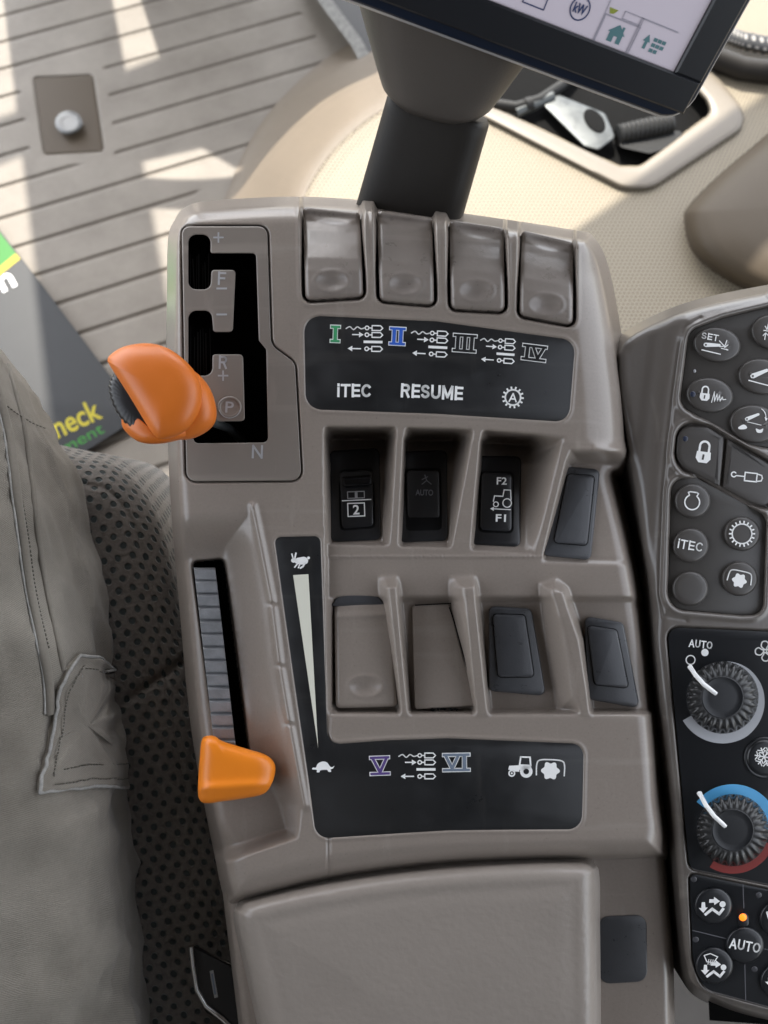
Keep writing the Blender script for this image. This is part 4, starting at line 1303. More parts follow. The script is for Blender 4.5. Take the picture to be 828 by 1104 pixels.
text('kW', 0, 0, 12, 8, scr, .0028, 0, M_scr_blue, .03, place=lambda a, b, h: MP(x_ - a * .00046, y_ - b * .00046, .0029 if h > 0.001 else .0027))
kk = SI(683, 20); kk.line([(-14, -4), (12, -4), (12, 4), (-14, 4)], 1., M_scr_grey, True); kk.done('value_box', scr)
kk = SI(661, 11); kk.poly([(-6, -2), (6, -2), (2, 3), (-3, 4)], M_scr_yel); kk.done('field_symbol', scr)
kk = SI(576, 2); kk.line([(-14, -8), (14, -8), (14, 4), (-14, 4)], 1.4, M_scr_blue, True); kk.done('value_box', scr)
kk = SI(640, 40); kk.line([(0, -80), (0, 14)], 1.2, M_scr_grey); kk.done('divider_line', scr)

# swivel shell and post


def ring_of(c, ax, ay, rx, ry, n=40, p=2.6):
    out = []
    for i in range(n):
        a = 2 * math.pi * i / n
        c_, s_ = math.cos(a), math.sin(a)
        out.append(c + ax * (rx * math.copysign(abs(c_) ** (2 / p), c_)) + ay * (ry * math.copysign(abs(s_) ** (2 / p), s_)))
    return out


# shell: from the neck up to the back of the display
nb = P(473, 104, -36)                              # neck centre
top = MP(.126, .075, -.026)
ax0 = (XK * .93 - YK * .36).normalized()
rings = []
for t in [0, .04, .12, .25, .4, .55, .7, .85, 1]:
    c = nb.lerp(top, t ** 1.0)
    ax = (ax0.lerp(-ea, t)).normalized()
    up = (top - nb).normalized()
    ay = up.cross(ax).normalized(); ax = ay.cross(up).normalized()
    w = .0262 + .045 * t ** .9; dpt = .024 + .024 * t
    if t == 0: w *= .93; dpt *= .93
    rings.append(ring_of(c, ax, ay, w, dpt))
loft('swivel_shell', rings, M_shell, monitor, sharp=60)
post_top, post_bot = P(475, 114, -42), P(444, 222, -105)
rings = []
for t in [0, .05, .15, .5, 1, 1.3]:
    c = post_top.lerp(post_bot, t)
    up = (post_top - post_bot).normalized(); ay = up.cross(ax0).normalized(); ax = ay.cross(up).normalized()
    f = .94 if t == 0 else 1
    rings.append(ring_of(c, ax, ay, (.0262 + .002 * t) * f, .02 * f, p=4.5))
loft('support_post', rings, M_post, monitor, sharp=60)

# ================================================================== cab floor, wheel-arch side, things on them
ZS = .19                                             # level of the cream side console


def W0(u, v, z):
    """world point of the level plane z where the camera ray through image pixel u, v meets it"""
    U = np.array([[float(u)]]); V = np.array([[float(v)]])
    return Vector(PN(U, V, hplane(U, V, z))[0, 0])


SIDE = smoothpoly([(300, 300), (318, 218), (345, 168), (385, 128), (430, 98), (500, 40), (560, -60), (640, -160), (900, -260), (1180, -200), (1250, 300), (1200, 900), (900, 1300), (640, 1250), (520, 900), (420, 700), (340, 450)], 6)


def side_d(U, V): return sdf(U, V, SIDE, 140, -140.)


def side_h(U, V):
    d = side_d(U, V)
    zf = hplane(U, V, .003); zs = hplane(U, V, ZS)
    t = ss(d, -72, 2)
    lip = 5 * np.exp(-((d - 6) / 3.5) ** 2)
    q = sdf(U, V, POCK)
    return zf * (1 - t) + zs * t + lip - 3 * ss(d, 12, 26) - 70 * ss(q, -1, 3)


POCK = roundpoly([(470, 92), (545, 122), (668, 180), (690, 180), (768, 122), (762, 108), (700, 40), (600, -20)], [10, 4, 10, 10, 10, 10, 30, 30], 5)
side = thing('wheel_arch_cover', W0(600, 300, ZS), 'cream perforated vinyl side cover beside the console with a tan curved foot', 'side cover')


def side_mat(u, v, h):
    return np.where(side_d(u, v) < 8, 1, 0)


OUTERCOVE = 64
hf('cover_top', 215, 1240, -240, 760, 2.0, side_h, [M_cream, M_cove], side, side_d, -OUTERCOVE - 8, side_mat, uvscale=lambda w: np.stack([w[:, 0], w[:, 1]], 1))
# moulded frame of the open pocket
fo = roundpoly([(440, 88), (530, 130), (672, 203), (702, 203), (802, 137), (800, 118), (740, 40), (600, -60)], [10, 10, 26, 26, 24, 20, 40, 30], 6)
fi = roundpoly([(470, 92), (545, 122), (668, 180), (690, 180), (768, 122), (762, 108), (700, 40), (600, -20)], [10, 4, 10, 10, 10, 10, 30, 30], 6)
fo_a, fi_a = np.array(fo), np.array(fi)


def resample(p, n):
    p = np.array(p); q = np.concatenate([p, p[:1]]); L = np.concatenate([[0], np.cumsum(np.linalg.norm(np.diff(q, axis=0), axis=1))])
    t = np.linspace(0, L[-1], n, endpoint=False)
    return np.stack([np.interp(t, L, q[:, 0]), np.interp(t, L, q[:, 1])], 1)


def tiltz(z): return lambda u, v: float(hplane(np.array([[u]]), np.array([[v]]), z)[0, 0])


fo_r = resample(fo, 160)
fi_d = resample(fi, 600)
fi_r = np.array([fi_d[np.argmin(((fi_d - p) ** 2).sum(1))] for p in fo_r])
tz = tiltz(ZS)
rings = []
for f, h in ((-.04, -3), (-.03, 7), (.06, 13), (.2, 15.5), (.7, 15), (.92, 13), (1.0, 8), (1.02, -20), (1.03, -70)):
    rings.append([P(*(a + (b - a) * f), h + tz(*(a + (b - a) * f))) for a, b in zip(fo_r, fi_r)])
loft('pocket_frame', rings, M_frame, side, caps=False, sharp=70)
slab('pocket_floor', [(440, 80), (545, 130), (680, 190), (790, 125), (700, 20), (600, -40)], -74, -68, M_void, side, 1, lambda u, v: tz(u, v) + 22)

plate = thing('latch_bracket', W0(620, 130, ZS - .02), 'bent galvanised metal bracket with an oval hole lying in the cream pocket', 'bracket')
kb = pillow('bracket_plate', roundpoly([(584, 112), (602, 102), (652, 122), (664, 148), (645, 162), (630, 158)], [4, 4, 6, 4, 4, 4], 4), [(0, -20), (0, -8), (1, -6), (2, -5.5)], M_metal, plate, lambda u, v: tz(u, v) + (u - 620) * .15)
pillow('oval_hole', ellipse(641, 130, 9, 15, 24, -40), [(0, -8), (0, -3.4), (1, -3)], M_void, kb, lambda u, v: tz(u, v) + (u - 620) * .15)
tube('hinge_pin', [P(556, 122, -18 + tz(556, 122)), P(596, 104, -10 + tz(596, 104))], .006, M_metal, plate, 12)
hose = thing('black_hose', W0(570, 120, ZS - .03), 'short black hose lying in the cream pocket behind the dark post', 'hose')
tube('hose_tube', [P(530, 112, tz(530, 112) - 26), P(556, 116, tz(556, 116) - 12), P(582, 108, tz(582, 108) - 10), P(606, 92, tz(606, 92) - 14), P(626, 70, tz(626, 70) - 20)], .0065, M_plug, hose, 14)
tube('clamp_ring', [P(566, 114, tz(566, 114) - 11), P(573, 112, tz(573, 112) - 10.5)], .0082, M_plug, hose, 14)
plug = thing('ribbed_plug', W0(700, 140, ZS - .02), 'dull black ribbed rubber plug at the corner of the cream pocket', 'plug')
rings = []
p0, p1 = P(666, 146, -4 + tz(666, 146)), P(724, 134, -2 + tz(724, 134))
dr = (p1 - p0).normalized(); a_ = dr.cross(ZK).normalized(); b_ = a_.cross(dr)
for i in range(37):
    t = i / 36; r_ = .0100 + (.0013 if i % 3 == 1 else 0) + .001 * math.sin(t * 3)
    rings.append(ring_of(p0.lerp(p1, t), a_, b_, r_, r_, 24, 2.4))
loft('bellows', rings, M_plug, plug, sharp=40)
slab('plug_base', roundpoly([(664, 158), (700, 166), (730, 158), (738, 142), (690, 136)], 4, 3), -60, -6, M_plug, plug, 2, tz)

boss = thing('tan_arm_cover', W0(800, 260, ZS), 'rounded tan moulded cover standing on the cream vinyl', 'cover')
bo = smoothpoly([(739, 236), (744, 222), (770, 195), (806, 164), (850, 132), (930, 110), (1000, 150), (1020, 240), (960, 320), (880, 345), (828, 322), (786, 302), (758, 282), (744, 262)], 6)
bo_n = np.array(bo)
rings = []
for f, hh in ((1.02, -6), (1.0, 0), (.985, 18), (.955, 55), (.90, 85), (.80, 108), (.62, 126), (.4, 134), (.15, 137)):
    sh = np.array([16, -10]) * (1 - f)
    cc = np.array([880, 230])
    q = cc + (bo_n - cc) * f + sh
    rings.append([P(a, b, hh * .8 + tz(*(cc + (bo_n[i] - cc) * f))) for i, (a, b) in enumerate(q)])
loft('cover_moulding', rings, M_boss, boss)

rail = thing('grab_rail', W0(810, 75, ZS + .03), 'thick dark grey rail with mesh sleeve at the edge of the cream cover', 'rail')
tube('rail_bar', [P(752, 56, tz(752, 56) + 30), P(800, 74, tz(800, 74) + 30), P(880, 84, tz(880, 84) + 30), P(1000, 90, tz(1000, 90) + 30)], .0125, M_post, rail, 20)
rings = []
for u, v in ((778, 36), (800, 44), (850, 54), (920, 60), (1000, 64)):
    c = P(u, v, tz(u, v) + 26); rings.append(ring_of(c, YK, ZK, .010, .006, 20, 3))
n_ = len(rings[0]); uvs = [(i * .035, k * .002) for i in range(len(rings)) for k in range(n_)]
loft('mesh_sleeve', rings, M_meshband, rail, uv=uvs)

# floor: one ribbed mat, its grooves running across the cab
g0, g1 = W0(0, 106, 0), W0(325, 15, 0)
gd = (g1 - g0).normalized(); gn = Vector((-gd.y, gd.x, 0))
qs = [(W0(100, v, 0)).dot(gn) for v in (26, 66, 137 - 28, 0)]
GS = (W0(60, 228 - 8, 0) - W0(60, 48 - 8, 0)).dot(gn) / -5.7
print('groove spacing', GS)
GOFF = W0(0, 106, 0).dot(gn)
GN = np.array(gn)
GREG = [(-400, 700), (-400, -300), (250, -300), (318, 2), (352, 52), (383, 92), (300, 142), (250, 182), (195, 222), (200, 700)]
PL = [(30, 82), (104, 78), (116, 166), (44, 170)]


def floor_h(U, V):
    zf = hplane(U, V, 0.)
    w = PN(U, V, zf)
    q = (w @ GN - GOFF) / GS
    dg = np.abs(q - np.round(q)) * GS
    gm = ss(sdf(U, V, roundpoly(GREG, [0, 0, 0, 10, 10, 10, 8, 8, 8, 0], 3), 40), -1, 3) * ss(-sdf(U, V, roundpoly(PL, 5, 3), 40), 8, 12)
    g = np.exp(-(dg / .0034) ** 2)
    return zf - 8 * g * gm + 1.2 * np.exp(-((dg - .0045) / .002) ** 2) * gm + vnoise(U, V, 70, 3) * 2 - 14 * ss(sdf(U, V, roundpoly([(36, 84), (100, 81), (112, 163), (48, 167)], 4, 3), 40), -2, 2)


fl = hf('floor', -360, 520, -260, 720, 1.6, floor_h, M_floor)
fl['kind'] = 'structure'
und = link('ground', [(-4, -4, -.03), (4, -4, -.03), (4, 4, -.03), (-4, 4, -.03)], [(0, 1, 2, 3)], mat('under_floor', (.10, .09, .08), .8, var=.1), smooth=False)
und['kind'] = 'structure'

t0 = tiltz(0.)
sw = thing('foot_switch', W0(72, 125, 0), 'brown square recess plate with a round silver foot button on the ribbed floor', 'foot switch')
slab('base_plate', roundpoly([(36, 84), (100, 81), (112, 163), (48, 167)], 3, 3), -14, -2, mat('brown_plate', (.062, .046, .030), .55, spec=.2, bump=.2), sw, 3, t0)
pillow('push_button', ellipse(74, 132, 13, 11, 32), [(-2, -3), (-1, 0), (0, 1), (0, 30), (1.5, 33), (4, 34), (5, 32.5), (7, 32.5)], mat('grey_button_metal', (.14, .14, .135), .35, metal=.3), sw, t0, sharp=40)

# door sill edge behind the screen
sill = thing('door_sill', W0(400, 40, .02), 'black rubber sill edge with a bright scuffed strip beyond the floor mat', 'sill')
loft('rubber_edge', [[W0(u, v, z) for u, v, z in ((u0, v0, .0), (u0, v0, .035), (u0 + 42, v0 - 24, .045), (u0 + 42, v0 - 24, .0))] for u0, v0 in ((330, -40), (352, 0), (385, 44), (404, 80), (425, 108))], M_dark_ext, sill, sharp=30)
loft('worn_strip', [[W0(u, v, z) for u, v, z in ((u0 - 7, v0 + 4, .0), (u0 - 7, v0 + 4, .034), (u0 + 4, v0 - 3, .038), (u0 + 4, v0 - 3, .0))] for u0, v0 in ((330, -40), (352, 0), (385, 44), (404, 80), (425, 108))], mat('scuffed_alloy', (.16, .155, .14), .45, var=.5, vscale=120), sill, sharp=30)

# the slim grey case on the floor
t3 = tiltz(.0)
case = thing('printed_case', W0(60, 380, 0), 'slate grey card case with yellow and green lettering lying on the floor', 'case')
CO = [(-60, 170), (-8, 238), (46, 308), (145, 440), (148, 452), (84, 492), (20, 520), (-120, 560), (-200, 400)]
cb = slab('case_body', CO, 0, 26, M_case, case, 1.5, t3)
CP = lambda a, b, h: P(a, b, h + t3(a, b))
kk = Ink(0, 0, 26.4, place=CP); kk.poly([(-60, 176), (-10, 238), (21, 278), (-8, 304), (-90, 330)], M_casegreen); kk.done('green_band', cb)
kk = Ink(0, 0, 26.8, place=CP); kk.poly([(17, 273), (22, 279), (-8, 303), (-12, 297)], M_caseyellow); kk.done('yellow_stripe', cb)
text('n', 7, 304, 17, 17, cb, 26.6, -28, M_white, .02, place=CP)
text('neck', 82, 451, 54, 24, cb, 26.6, -25, M_caseyellow, .015, place=CP)
text('element', 76, 479, 78, 12, cb, 26.6, -28, M_casegreen, .005, place=CP)

# seat cushion
seat = thing('seat_cushion', P(60, 800, -280), 'charcoal spotted fabric seat cushion between the trouser leg and the console', 'seat')
SEATO = smoothpoly([(-400, 480), (-200, 470), (20, 480), (84, 491), (122, 498), (150, 520), (172, 556), (186, 604), (197, 660), (215, 760), (232, 860), (262, 990), (285, 1110), (300, 1300), (100, 1330), (-400, 1330)], 6)
SEATO = [p for p in SEATO]


def seat_d(U, V): return sdf(U, V, SEATO, 80, -80.)


def seat_h(U, V):
    d = seat_d(U, V); r = 55.
    dd = np.clip(d, 0, r)
    seam = dline(U, V, [(130, 760), (200, 712), (236, 690), (260, 670)])
    return -165 - (r - np.sqrt(np.maximum(r * r - (r - dd) ** 2, 0))) * .9 + np.minimum(d, 0) * 4 + vnoise(U, V, 90, 12) * 8 - 4 * np.exp(-(seam / 5) ** 2) - 9 * ss(V, 700, 900) - 2.5 * np.exp(-((d - 30) / 2.2) ** 2)


def seat_uv(w):
    q = w - NOK
    z = np.minimum(q @ NZK + 168 * S, 0)
    return np.stack([q @ NXK * .97 + q @ NYK * .22 - z * .8, q @ NYK * .97 - q @ NXK * .22 - z * .8], 1)


hf('cushion', -420, 320, 440, 1340, 2.0, seat_h, M_seat, seat, seat_d, -6, skirt=160, uvscale=seat_uv)

bk = []
for y_, z_, w_, t_ in ((-.50, .34, .20, .04), (-.53, .38, .25, .07), (-.58, .6, .27, .08), (-.62, .9, .25, .07), (-.65, 1.05, .20, .05), (-.66, 1.1, .12, .02)):
    bk.append(ring_of(Vector((-.32, y_, z_)), XK, Vector((0, 1, .12)), w_, t_, 40, 3.2))
loft('backrest', bk, M_seat, seat, uv=[(i % 40 * .02, i // 40 * .1) for i in range(240)])  # unseen backrest, added to hold back light from behind

# glossy latch handle low beside the seat
hand = thing('seat_latch', P(235, 1060, -120), 'gloss black handle with a bright metal edge low beside the seat cushion', 'handle')
hb_ = slab('handle_body', roundpoly([(206, 1019), (214, 1021), (262, 1046), (272, 1104), (300, 1230), (262, 1230), (245, 1104), (222, 1092), (210, 1066)], [2, 2, 12, 0, 0, 0, 0, 10, 6], 4), -150, -118, M_gloss, hand, 3)
tube('metal_edge', [P(206, 1020, -118), P(208, 1040, -118), P(212, 1066, -118), P(222, 1084, -118), P(240, 1098, -118), P(262, 1120, -118)], .0015, M_chrome, hand, 8)
kk = Ink(230, 1060, -117.6, 0); kk.poly([(-4, -13), (0, -14), (5, 15), (1, 16)], M_rimgrey); kk.lift = .3; kk.poly([(-2.4, -10), (-.4, -10.6), (3, 12), (1.2, 12.6)], M_steelblue); kk.done('window_mark', hb_)

# ================================================================== the driver's right leg
person = thing('person', P(-60, 1300, -165), 'person seated beside the console in faded grey cargo trousers with one side pocket', 'person')
KA = lambda u, v, h: np.array(OK_ + XK * ((u - 414) * S) + YK * ((552 - v) * S) + ZK * (h * S))
path = [((-62, 1420), -80, 205), ((-80, 1164), -84, 196), ((-100, 882), -88, 183), ((-120, 640), -88, 172), ((-150, 520), -87, 163), ((-215, 418), -86, 156), ((-330, 350), -90, 150), ((-430, 305), -112, 145), ((-500, 275), -165, 138), ((-535, 260), -250, 130), ((-550, 255), -360, 120), ((-555, 255), -520, 112), ((-555, 260), -760, 104), ((-555, 265), -930, 96)]
cs = smoothpoly([(p[0][0], p[0][1], p[1], p[2]) for p in path], 14, False)
cs = np.array(cs)
n_th = 150
C3_ = np.array([KA(a, b, h) for a, b, h, r in cs])
T3 = np.gradient(C3_, axis=0); T3 /= np.linalg.norm(T3, axis=1)[:, None]
verts, uvs = [], []
L3 = np.concatenate([[0], np.cumsum(np.linalg.norm(np.diff(C3_, axis=0), axis=1))])
side_v = np.array(XK)
for i in range(len(cs)):
    t = T3[i]; a = side_v - t * (side_v @ t); a /= np.linalg.norm(a); b = np.cross(t, a)
    if b @ NZK < 0 and i < 90: b = -b
    for k in range(n_th):
        th = 2 * math.pi * k / n_th
        r = cs[i][3] * S
        ca, sa = math.cos(th), math.sin(th)
        p = Vector((L3[i] * 9, th * 1.6, 0))
        w = noise.fractal(p * 1.3, 1., 2., 4) * .0046
        w += noise.noise(Vector((L3[i] * 30 + ca * 2.5, sa * 2.2, 3))) * .0026
        # cross folds towards the hip, long soft folds towards the knee
        q = L3[i] - .145 - .02 * ca
        w += .0045 * math.exp(-(q / .006) ** 2) * max(0, sa) - .005 * math.exp(-((q + .010) / .007) ** 2) * max(0, sa)
        q = L3[i] - .225 - .03 * ca * sa
        w += .0018 * math.exp(-(q / .014) ** 2) * max(0, sa)
        q = L3[i] - .285 + .035 * ca
        w += .0016 * math.exp(-(q / .012) ** 2)
        q2 = th - 1.25 - .5 * math.sin(L3[i] * 9)
        w += .0018 * math.exp(-(q2 / .16) ** 2) * math.exp(-((L3[i] - .5) / .10) ** 2)
        q2 = th - .62 - .35 * math.sin(L3[i] * 7 + 1)
        w -= .0022 * math.exp(-(q2 / .13) ** 2) * math.exp(-((L3[i] - .46) / .12) ** 2)
        rg = 1 - abs(noise.noise(Vector((L3[i] * 17 + th * 1.1, th * 2.1 - L3[i] * 6, 7.3)))) * 2.2
        w += .0062 * max(rg, 0) ** 3 * (.5 + .5 * noise.noise(Vector((L3[i] * 6, th, 1.5))))
        rg = 1 - abs(noise.noise(Vector((L3[i] * 34, th * 1.3, 2.1)))) * 2.4
        w += .0022 * max(rg, 0) ** 3
        w *= 1 - .85 * min(max((L3[i] - .42) / .07, 0), 1)
        sup = (abs(ca) ** 2.3 + abs(sa) ** 2.3) ** (-1 / 2.3)
        verts.append(C3_[i] + (a * ca + b * sa) * (r * sup + w)); uvs.append((L3[i], th * r))
verts = np.array(verts)
faces = []
for i in range(len(cs) - 1):
    for k in range(n_th):
        j = (k + 1) % n_th
        faces.append((i * n_th + k, i * n_th + j, (i + 1) * n_th + j, (i + 1) * n_th + k))
faces.append(tuple(range(n_th))[::-1]); faces.append(tuple(range((len(cs) - 1) * n_th, len(cs) * n_th)))
# named creases of the worn cloth, laid where the photograph shows them
rel = verts - NCAM; dep = -(rel @ NZK)
pu, pv = 414 + F * (rel @ NXK) / dep, 552 - F * (rel @ NYK) / dep
ctr = np.repeat(C3_, n_th, 0); nrm_ = verts - ctr; nrm_ /= np.linalg.norm(nrm_, axis=1)[:, None]
facing = np.clip((nrm_ * (NCAM - verts)).sum(1) / np.linalg.norm(rel, axis=1), 0, 1) ** .5
dz = np.zeros(len(verts))
for pts_, wd, am in (([(-40, 1058), (20, 1050), (70, 1046), (112, 1052), (150, 1078)], 6, -.0055), ([(-40, 1075), (20, 1068), (70, 1064), (120, 1072), (155, 1096)], 9, .0045),
                     ([(92, 545), (108, 600), (112, 660), (104, 705)], 7, -.0028), ([(74, 520), (92, 590), (94, 650)], 9, .0022),
                     ([(-30, 900), (30, 890), (90, 905), (130, 900)], 16, .0024), ([(-30, 935), (40, 930), (100, 945)], 14, -.0022),
                     ([(-20, 690), (10, 740), (20, 800)], 14, .0018), ([(-30, 600), (0, 660), (12, 720)], 10, -.0018),
                     ([(40, 470), (62, 520), (78, 590)], 6, .0022), ([(28, 480), (50, 540), (62, 620)], 7, -.0020),
                     ([(60, 960), (110, 980), (140, 1010)], 10, -.0024), ([(-30, 1000), (40, 990), (100, 1012)], 12, .0022),
                     ([(44, 870), (70, 862), (120, 866)], 6, -.0024), ([(-20, 780), (20, 830), (30, 870)], 9, -.0014)):
    dz += am * np.exp(-(dline(pu, pv, pts_) / wd) ** 2)
sd_ = dline(pu, pv, [(10, 470), (20, 545), (32, 620), (44, 690)])
dz += .0011 * np.sin(pv * .24 + 2 * np.sin(pv * .05)) * np.exp(-((sd_ - 2) / 11) ** 2)
dz += .0009 * np.sin(pv * .33 + pu * .1) * np.exp(-(dline(pu, pv, [(40, 852), (130, 850)]) / 14) ** 2)
verts = verts + nrm_ * (dz * facing)[:, None]
trs = link('trouser_leg', verts, faces, M_cloth, person, uv=np.array(uvs))
bm = bmesh.new(); bm.from_mesh(trs.data); bmesh.ops.recalc_face_normals(bm, faces=bm.faces); bm.to_mesh(trs.data); bm.free()
bvh = BVHTree.FromPolygons([tuple(v) for v in verts], faces)


def cloth_pt(u, v, off=0.):
    d = (P(u, v, 0) - CAM).normalized()
    hit, nrm, _, _ = bvh.ray_cast(CAM, d)
    if hit is None:
        q = CAM + d * (DM + .04)
        hit, nrm, _, _ = bvh.find_nearest(q)
    if nrm.dot(d) > 0: nrm = -nrm
    return hit + nrm * off, nrm


def cloth_tube(name, pts, rad, m, n=8, off=.0004, fine=4, parent=None):
    q = smoothpoly(pts, fine, False)
    return tube(name, [cloth_pt(u, v, off)[0] for u, v in q], rad, m, parent or trs, n)


# seam along the outer side, with its pale edge and the flap of the cargo pocket
seam_line = [(-14, 400), (4, 470), (14, 545), (24, 620), (36, 680), (46, 728), (48, 770), (44, 805), (40, 850)]
cloth_tube('side_seam', seam_line[:7], .0006, M_hem)
cloth_tube('seam_ridge', [(a + 5, b) for a, b in seam_line[:7]], .0024, M_cloth)
cloth_tube('seam_ridge', [(a + 22, b - 6) for a, b in seam_line[:6]], .0014, M_cloth)


def stitch(pts, n, name, parent, off=.0011, w=.00045, lnth=.0018, m=None):
    q = np.array(smoothpoly(pts, 12, False)); L = np.concatenate([[0], np.cumsum(np.linalg.norm(np.diff(q, axis=0), axis=1))])
    vs, fs = [], []
    for i in range(n):
        c = L[-1] * (i + .5) / n
        pa = [np.array([np.interp(c + e, L, q[:, 0]), np.interp(c + e, L, q[:, 1])]) for e in (-1.25, 1.25)]
        A, na = cloth_pt(*pa[0], off); B, nb_ = cloth_pt(*pa[1], off)
        d = (B - A).normalized(); s_ = d.cross(na).normalized() * w
        o = len(vs); up = na * .0005
        vs += [A - s_, A + s_, B + s_, B - s_, A - s_ * .4 + up, A + s_ * .4 + up, B + s_ * .4 + up, B - s_ * .4 + up]
        fs += [(o + 4, o + 5, o + 6, o + 7), (o, o + 1, o + 5, o + 4), (o + 1, o + 2, o + 6, o + 5), (o + 2, o + 3, o + 7, o + 6), (o + 3, o, o + 4, o + 7)]
    return link(name, vs, fs, m or M_thread, parent)


stitch([(4, 440), (16, 500), (28, 570), (38, 640), (52, 700)], 60, 'stitching', trs, .0008, .0003)
stitch([(0, 433), (16, 446), (34, 457), (48, 463)], 14, 'stitching', trs, .0007, .00025)
flap = smoothpoly([(81, 707.5), (100, 710), (114, 717), (121, 724), (126, 760), (130, 800), (134, 850)], 6, False) + smoothpoly([(134, 850), (110, 848), (80, 850), (39, 853)], 6, False)[1:] + smoothpoly([(39, 853), (46, 818), (52, 790), (58, 755), (64, 735), (72, 718), (81, 707.5)], 6, False)[1:-1]


def flap_surface():
    """a thin cloth flap lying on the thigh"""
    fl = np.array(flap); n = poly_normals(fl)
    rings = [(0, -.0005), (0, .0024), (1.0, .0034), (4, .0038), (7, .0030), (12, .0030), (24, .0042)]
    verts, faces, k = [], [], len(fl)
    cen = np.array([88, 782.])
    for ins, off in rings:
        for a, nn in zip(fl, n):
            q = a + (cen - a) / np.linalg.norm(cen - a) * ins
            verts.append(cloth_pt(q[0], q[1], off + .0007 * math.sin(q[1] * .21 + q[0] * .08))[0])
    verts.append(cloth_pt(*cen, .0048)[0])
    for r in range(len(rings) - 1):
        for i in range(k):
            j = (i + 1) % k
            faces.append((r * k + i, r * k + j, (r + 1) * k + j, (r + 1) * k + i))
    o = (len(rings) - 1) * k
    for i in range(k): faces.append((o + i, o + (i + 1) % k, len(verts) - 1))
    uv = [((v - verts[0]).dot(YK), (v - verts[0]).dot(XK)) for v in verts]
    ob = link('pocket_flap', verts, faces, M_cloth, trs, uv=np.array(uv))
    bm = bmesh.new(); bm.from_mesh(ob.data); bmesh.ops.recalc_face_normals(bm, faces=bm.faces); bm.to_mesh(ob.data); bm.free()
    return ob


flap_surface()
cloth_tube('flap_hem', [(39, 853), (46, 818), (52, 790), (58, 755), (64, 735), (72, 718), (81, 708)], .0009, M_hem, off=.0032)
cloth_tube('flap_hem', [(81, 708), (100, 710), (114, 717), (121, 724)], .0008, M_hem, off=.0032)
cloth_tube('flap_hem', [(39, 853), (80, 850), (110, 848), (133, 850)], .0009, M_hem, off=.0030)
stitch([(62, 830), (90, 825), (131, 824)], 20, 'stitching', trs, .0040, .0003)
stitch([(50, 845), (90, 841), (132, 840)], 24, 'stitching', trs, .0040, .0003)
stitch([(50, 840), (57, 800), (64, 758), (72, 735), (84, 718)], 34, 'stitching', trs, .0040, .0003)
stitch([(84, 722), (100, 724), (120, 734)], 10, 'stitching', trs, .0040, .0003)

# ================================================================== out of the picture: cab roof, and bars and steering column added for shade
SUN_AZ, SUN_EL = R(-15), R(52)                       # azimuth from straight ahead towards the right
roof = thing('cab_roof', (0, -.1, 1.5), 'unseen cab roof with darkened lining and a dark rear wall, shaped for shade', 'roof')
RF, RZ = 1.02, 1.52


def rbox(name, x0, x1, y0, y1, z0=RZ, z1=RZ + .07, m=M_roof):
    return loft(name, [[(x0, y0, z), (x1, y0, z), (x1, y1, z), (x0, y1, z)] for z in (z0, z1)], m, roof, sharp=30)


rbox('roof_lining', -.95, .70, -.95, RF)
rbox('rear_wall', -.9, .9, -1.05, -.96, 0, 1.6, M_dark_ext)  # unseen wall, added dark to cut the light from behind
tube('front_pillar', [(-.66, 1.60, 0), (-.665, 1.60, .8), (-.67, 1.58, 1.7)], .085, M_dark_ext, roof, 16)
tube('shade_arm', [(-.9, 1.75, 1.35), (-.45, 1.95, 1.30), (-.1, 1.9, 1.15)], .035, M_dark_ext, roof, 12)  # unseen bar, added to break up the sun on the floor
tube('shade_bar', [(-.14, .98, 1.2), (.10, 1.17, 1.2), (.5, 1.5, 1.2)], .075, M_dark_ext, roof, 16)  # unseen bar, added to throw a shadow band on the cream cover

steer = thing('shade_steering_column', (-.42, 1.5, 0), 'unseen black steering wheel and column, added to shade the floor', 'steering wheel')  # added out of view, set far forward so its shadow reaches the floor
tube('column', [(-.40, 1.62, 0), (-.40, 1.50, .45), (-.40, 1.40, .74)], [.13, .11, .06], M_dark_ext, steer, 20)
loft('shade_hood', [[(x, y, z) for x, y in ((-.36, 1.36), (-.02, 1.30), (.14, 1.40), (.12, 1.66), (-.36, 1.7))] for z in (.74, .86)], M_dark_ext, steer, sharp=30)  # unseen block, added to widen the shade on the floor
wc = Vector((-.42, 1.36, .80)); wn = Vector((0, -.55, .83)).normalized(); wa = Vector((1, 0, 0)); wb = wn.cross(wa)
pts = [wc + (wa * math.cos(a) + wb * math.sin(a)) * .21 for a in [2 * math.pi * k / 48 for k in range(49)]]
tube('wheel_rim', pts, .022, M_dark_ext, steer, 12)
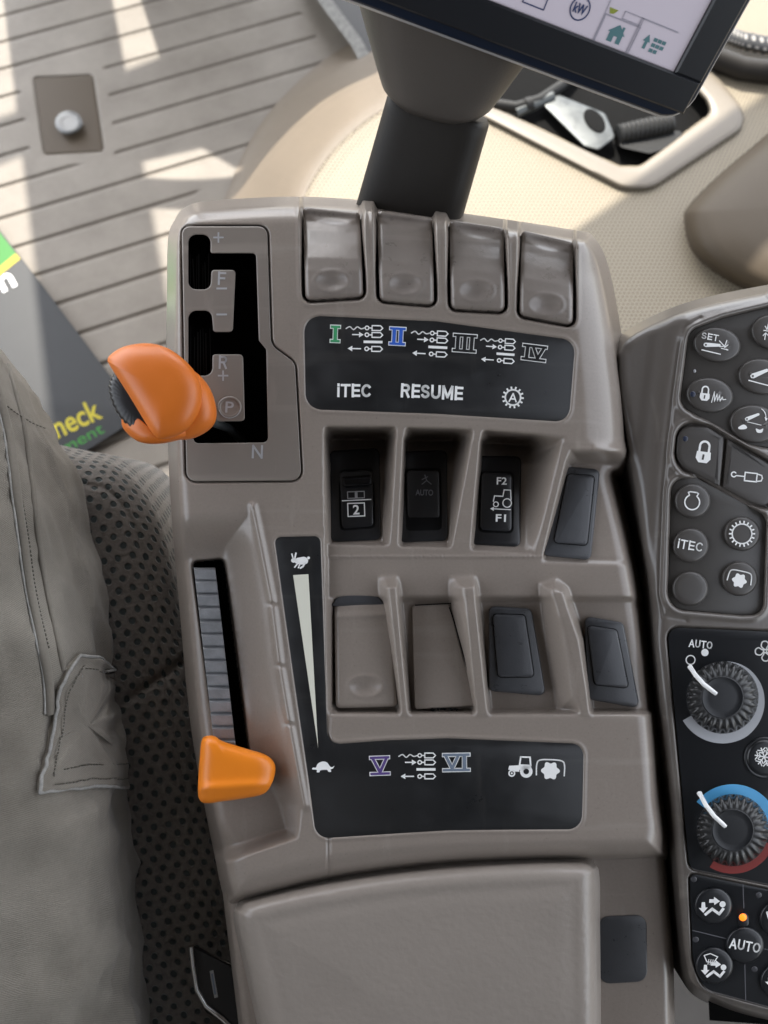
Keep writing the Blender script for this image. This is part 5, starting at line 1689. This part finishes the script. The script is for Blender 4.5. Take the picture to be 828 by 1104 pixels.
for a in (75, 195, 315):
    tube('spoke', [wc - wn * .03, wc + (wa * math.cos(R(a)) + wb * math.sin(R(a))) * .20], .03, M_dark_ext, steer, 10)

# ================================================================== light
world = bpy.data.worlds.new('World'); scene.world = world; world.use_nodes = True
nt = world.node_tree
sky = nt.nodes.new('ShaderNodeTexSky'); sky.sky_type = 'NISHITA'; sky.sun_disc = False
sky.sun_elevation = SUN_EL; sky.sun_rotation = SUN_AZ; sky.air_density = 1.; sky.dust_density = 1.5
bg = nt.nodes['Background']; bg.inputs['Strength'].default_value = .15
hs = nt.nodes.new('ShaderNodeHueSaturation'); hs.inputs['Saturation'].default_value = .27   # sky desaturated so shaded plastic stays neutral, not blue
nt.links.new(sky.outputs[0], hs.inputs['Color']); nt.links.new(hs.outputs[0], bg.inputs['Color'])
sl = bpy.data.lights.new('sun', 'SUN'); sl.energy = 2.0; sl.angle = R(.5); sl.color = (1, .94, .84)
so = bpy.data.objects.new('sun', sl); COL.objects.link(so)
sd = Vector((math.sin(SUN_AZ) * math.cos(SUN_EL), math.cos(SUN_AZ) * math.cos(SUN_EL), math.sin(SUN_EL)))
so.rotation_euler = sd.to_track_quat('Z', 'Y').to_euler(); so.location = sd * 3

# ================================================================== camera
cam = bpy.data.cameras.new('camera'); co = bpy.data.objects.new('camera', cam); COL.objects.link(co)
co.matrix_world = Matrix(((XK.x, YK.x, ZK.x, CAM.x), (XK.y, YK.y, ZK.y, CAM.y), (XK.z, YK.z, ZK.z, CAM.z), (0, 0, 0, 1)))
cam.sensor_fit = 'VERTICAL'; cam.sensor_height = 36; cam.lens = 36 * F / 1104
cam.clip_start = .01; cam.clip_end = 100
cam.dof.use_dof = True; cam.dof.focus_distance = DM + .005; cam.dof.aperture_fstop = 9.
scene.camera = co
scene.render.resolution_x, scene.render.resolution_y = 768, 1024
vs = scene.view_settings
vs.view_transform = 'Standard'; vs.look = 'None'; vs.exposure = 2.22; vs.gamma = 1
scene.cycles.max_bounces = 8
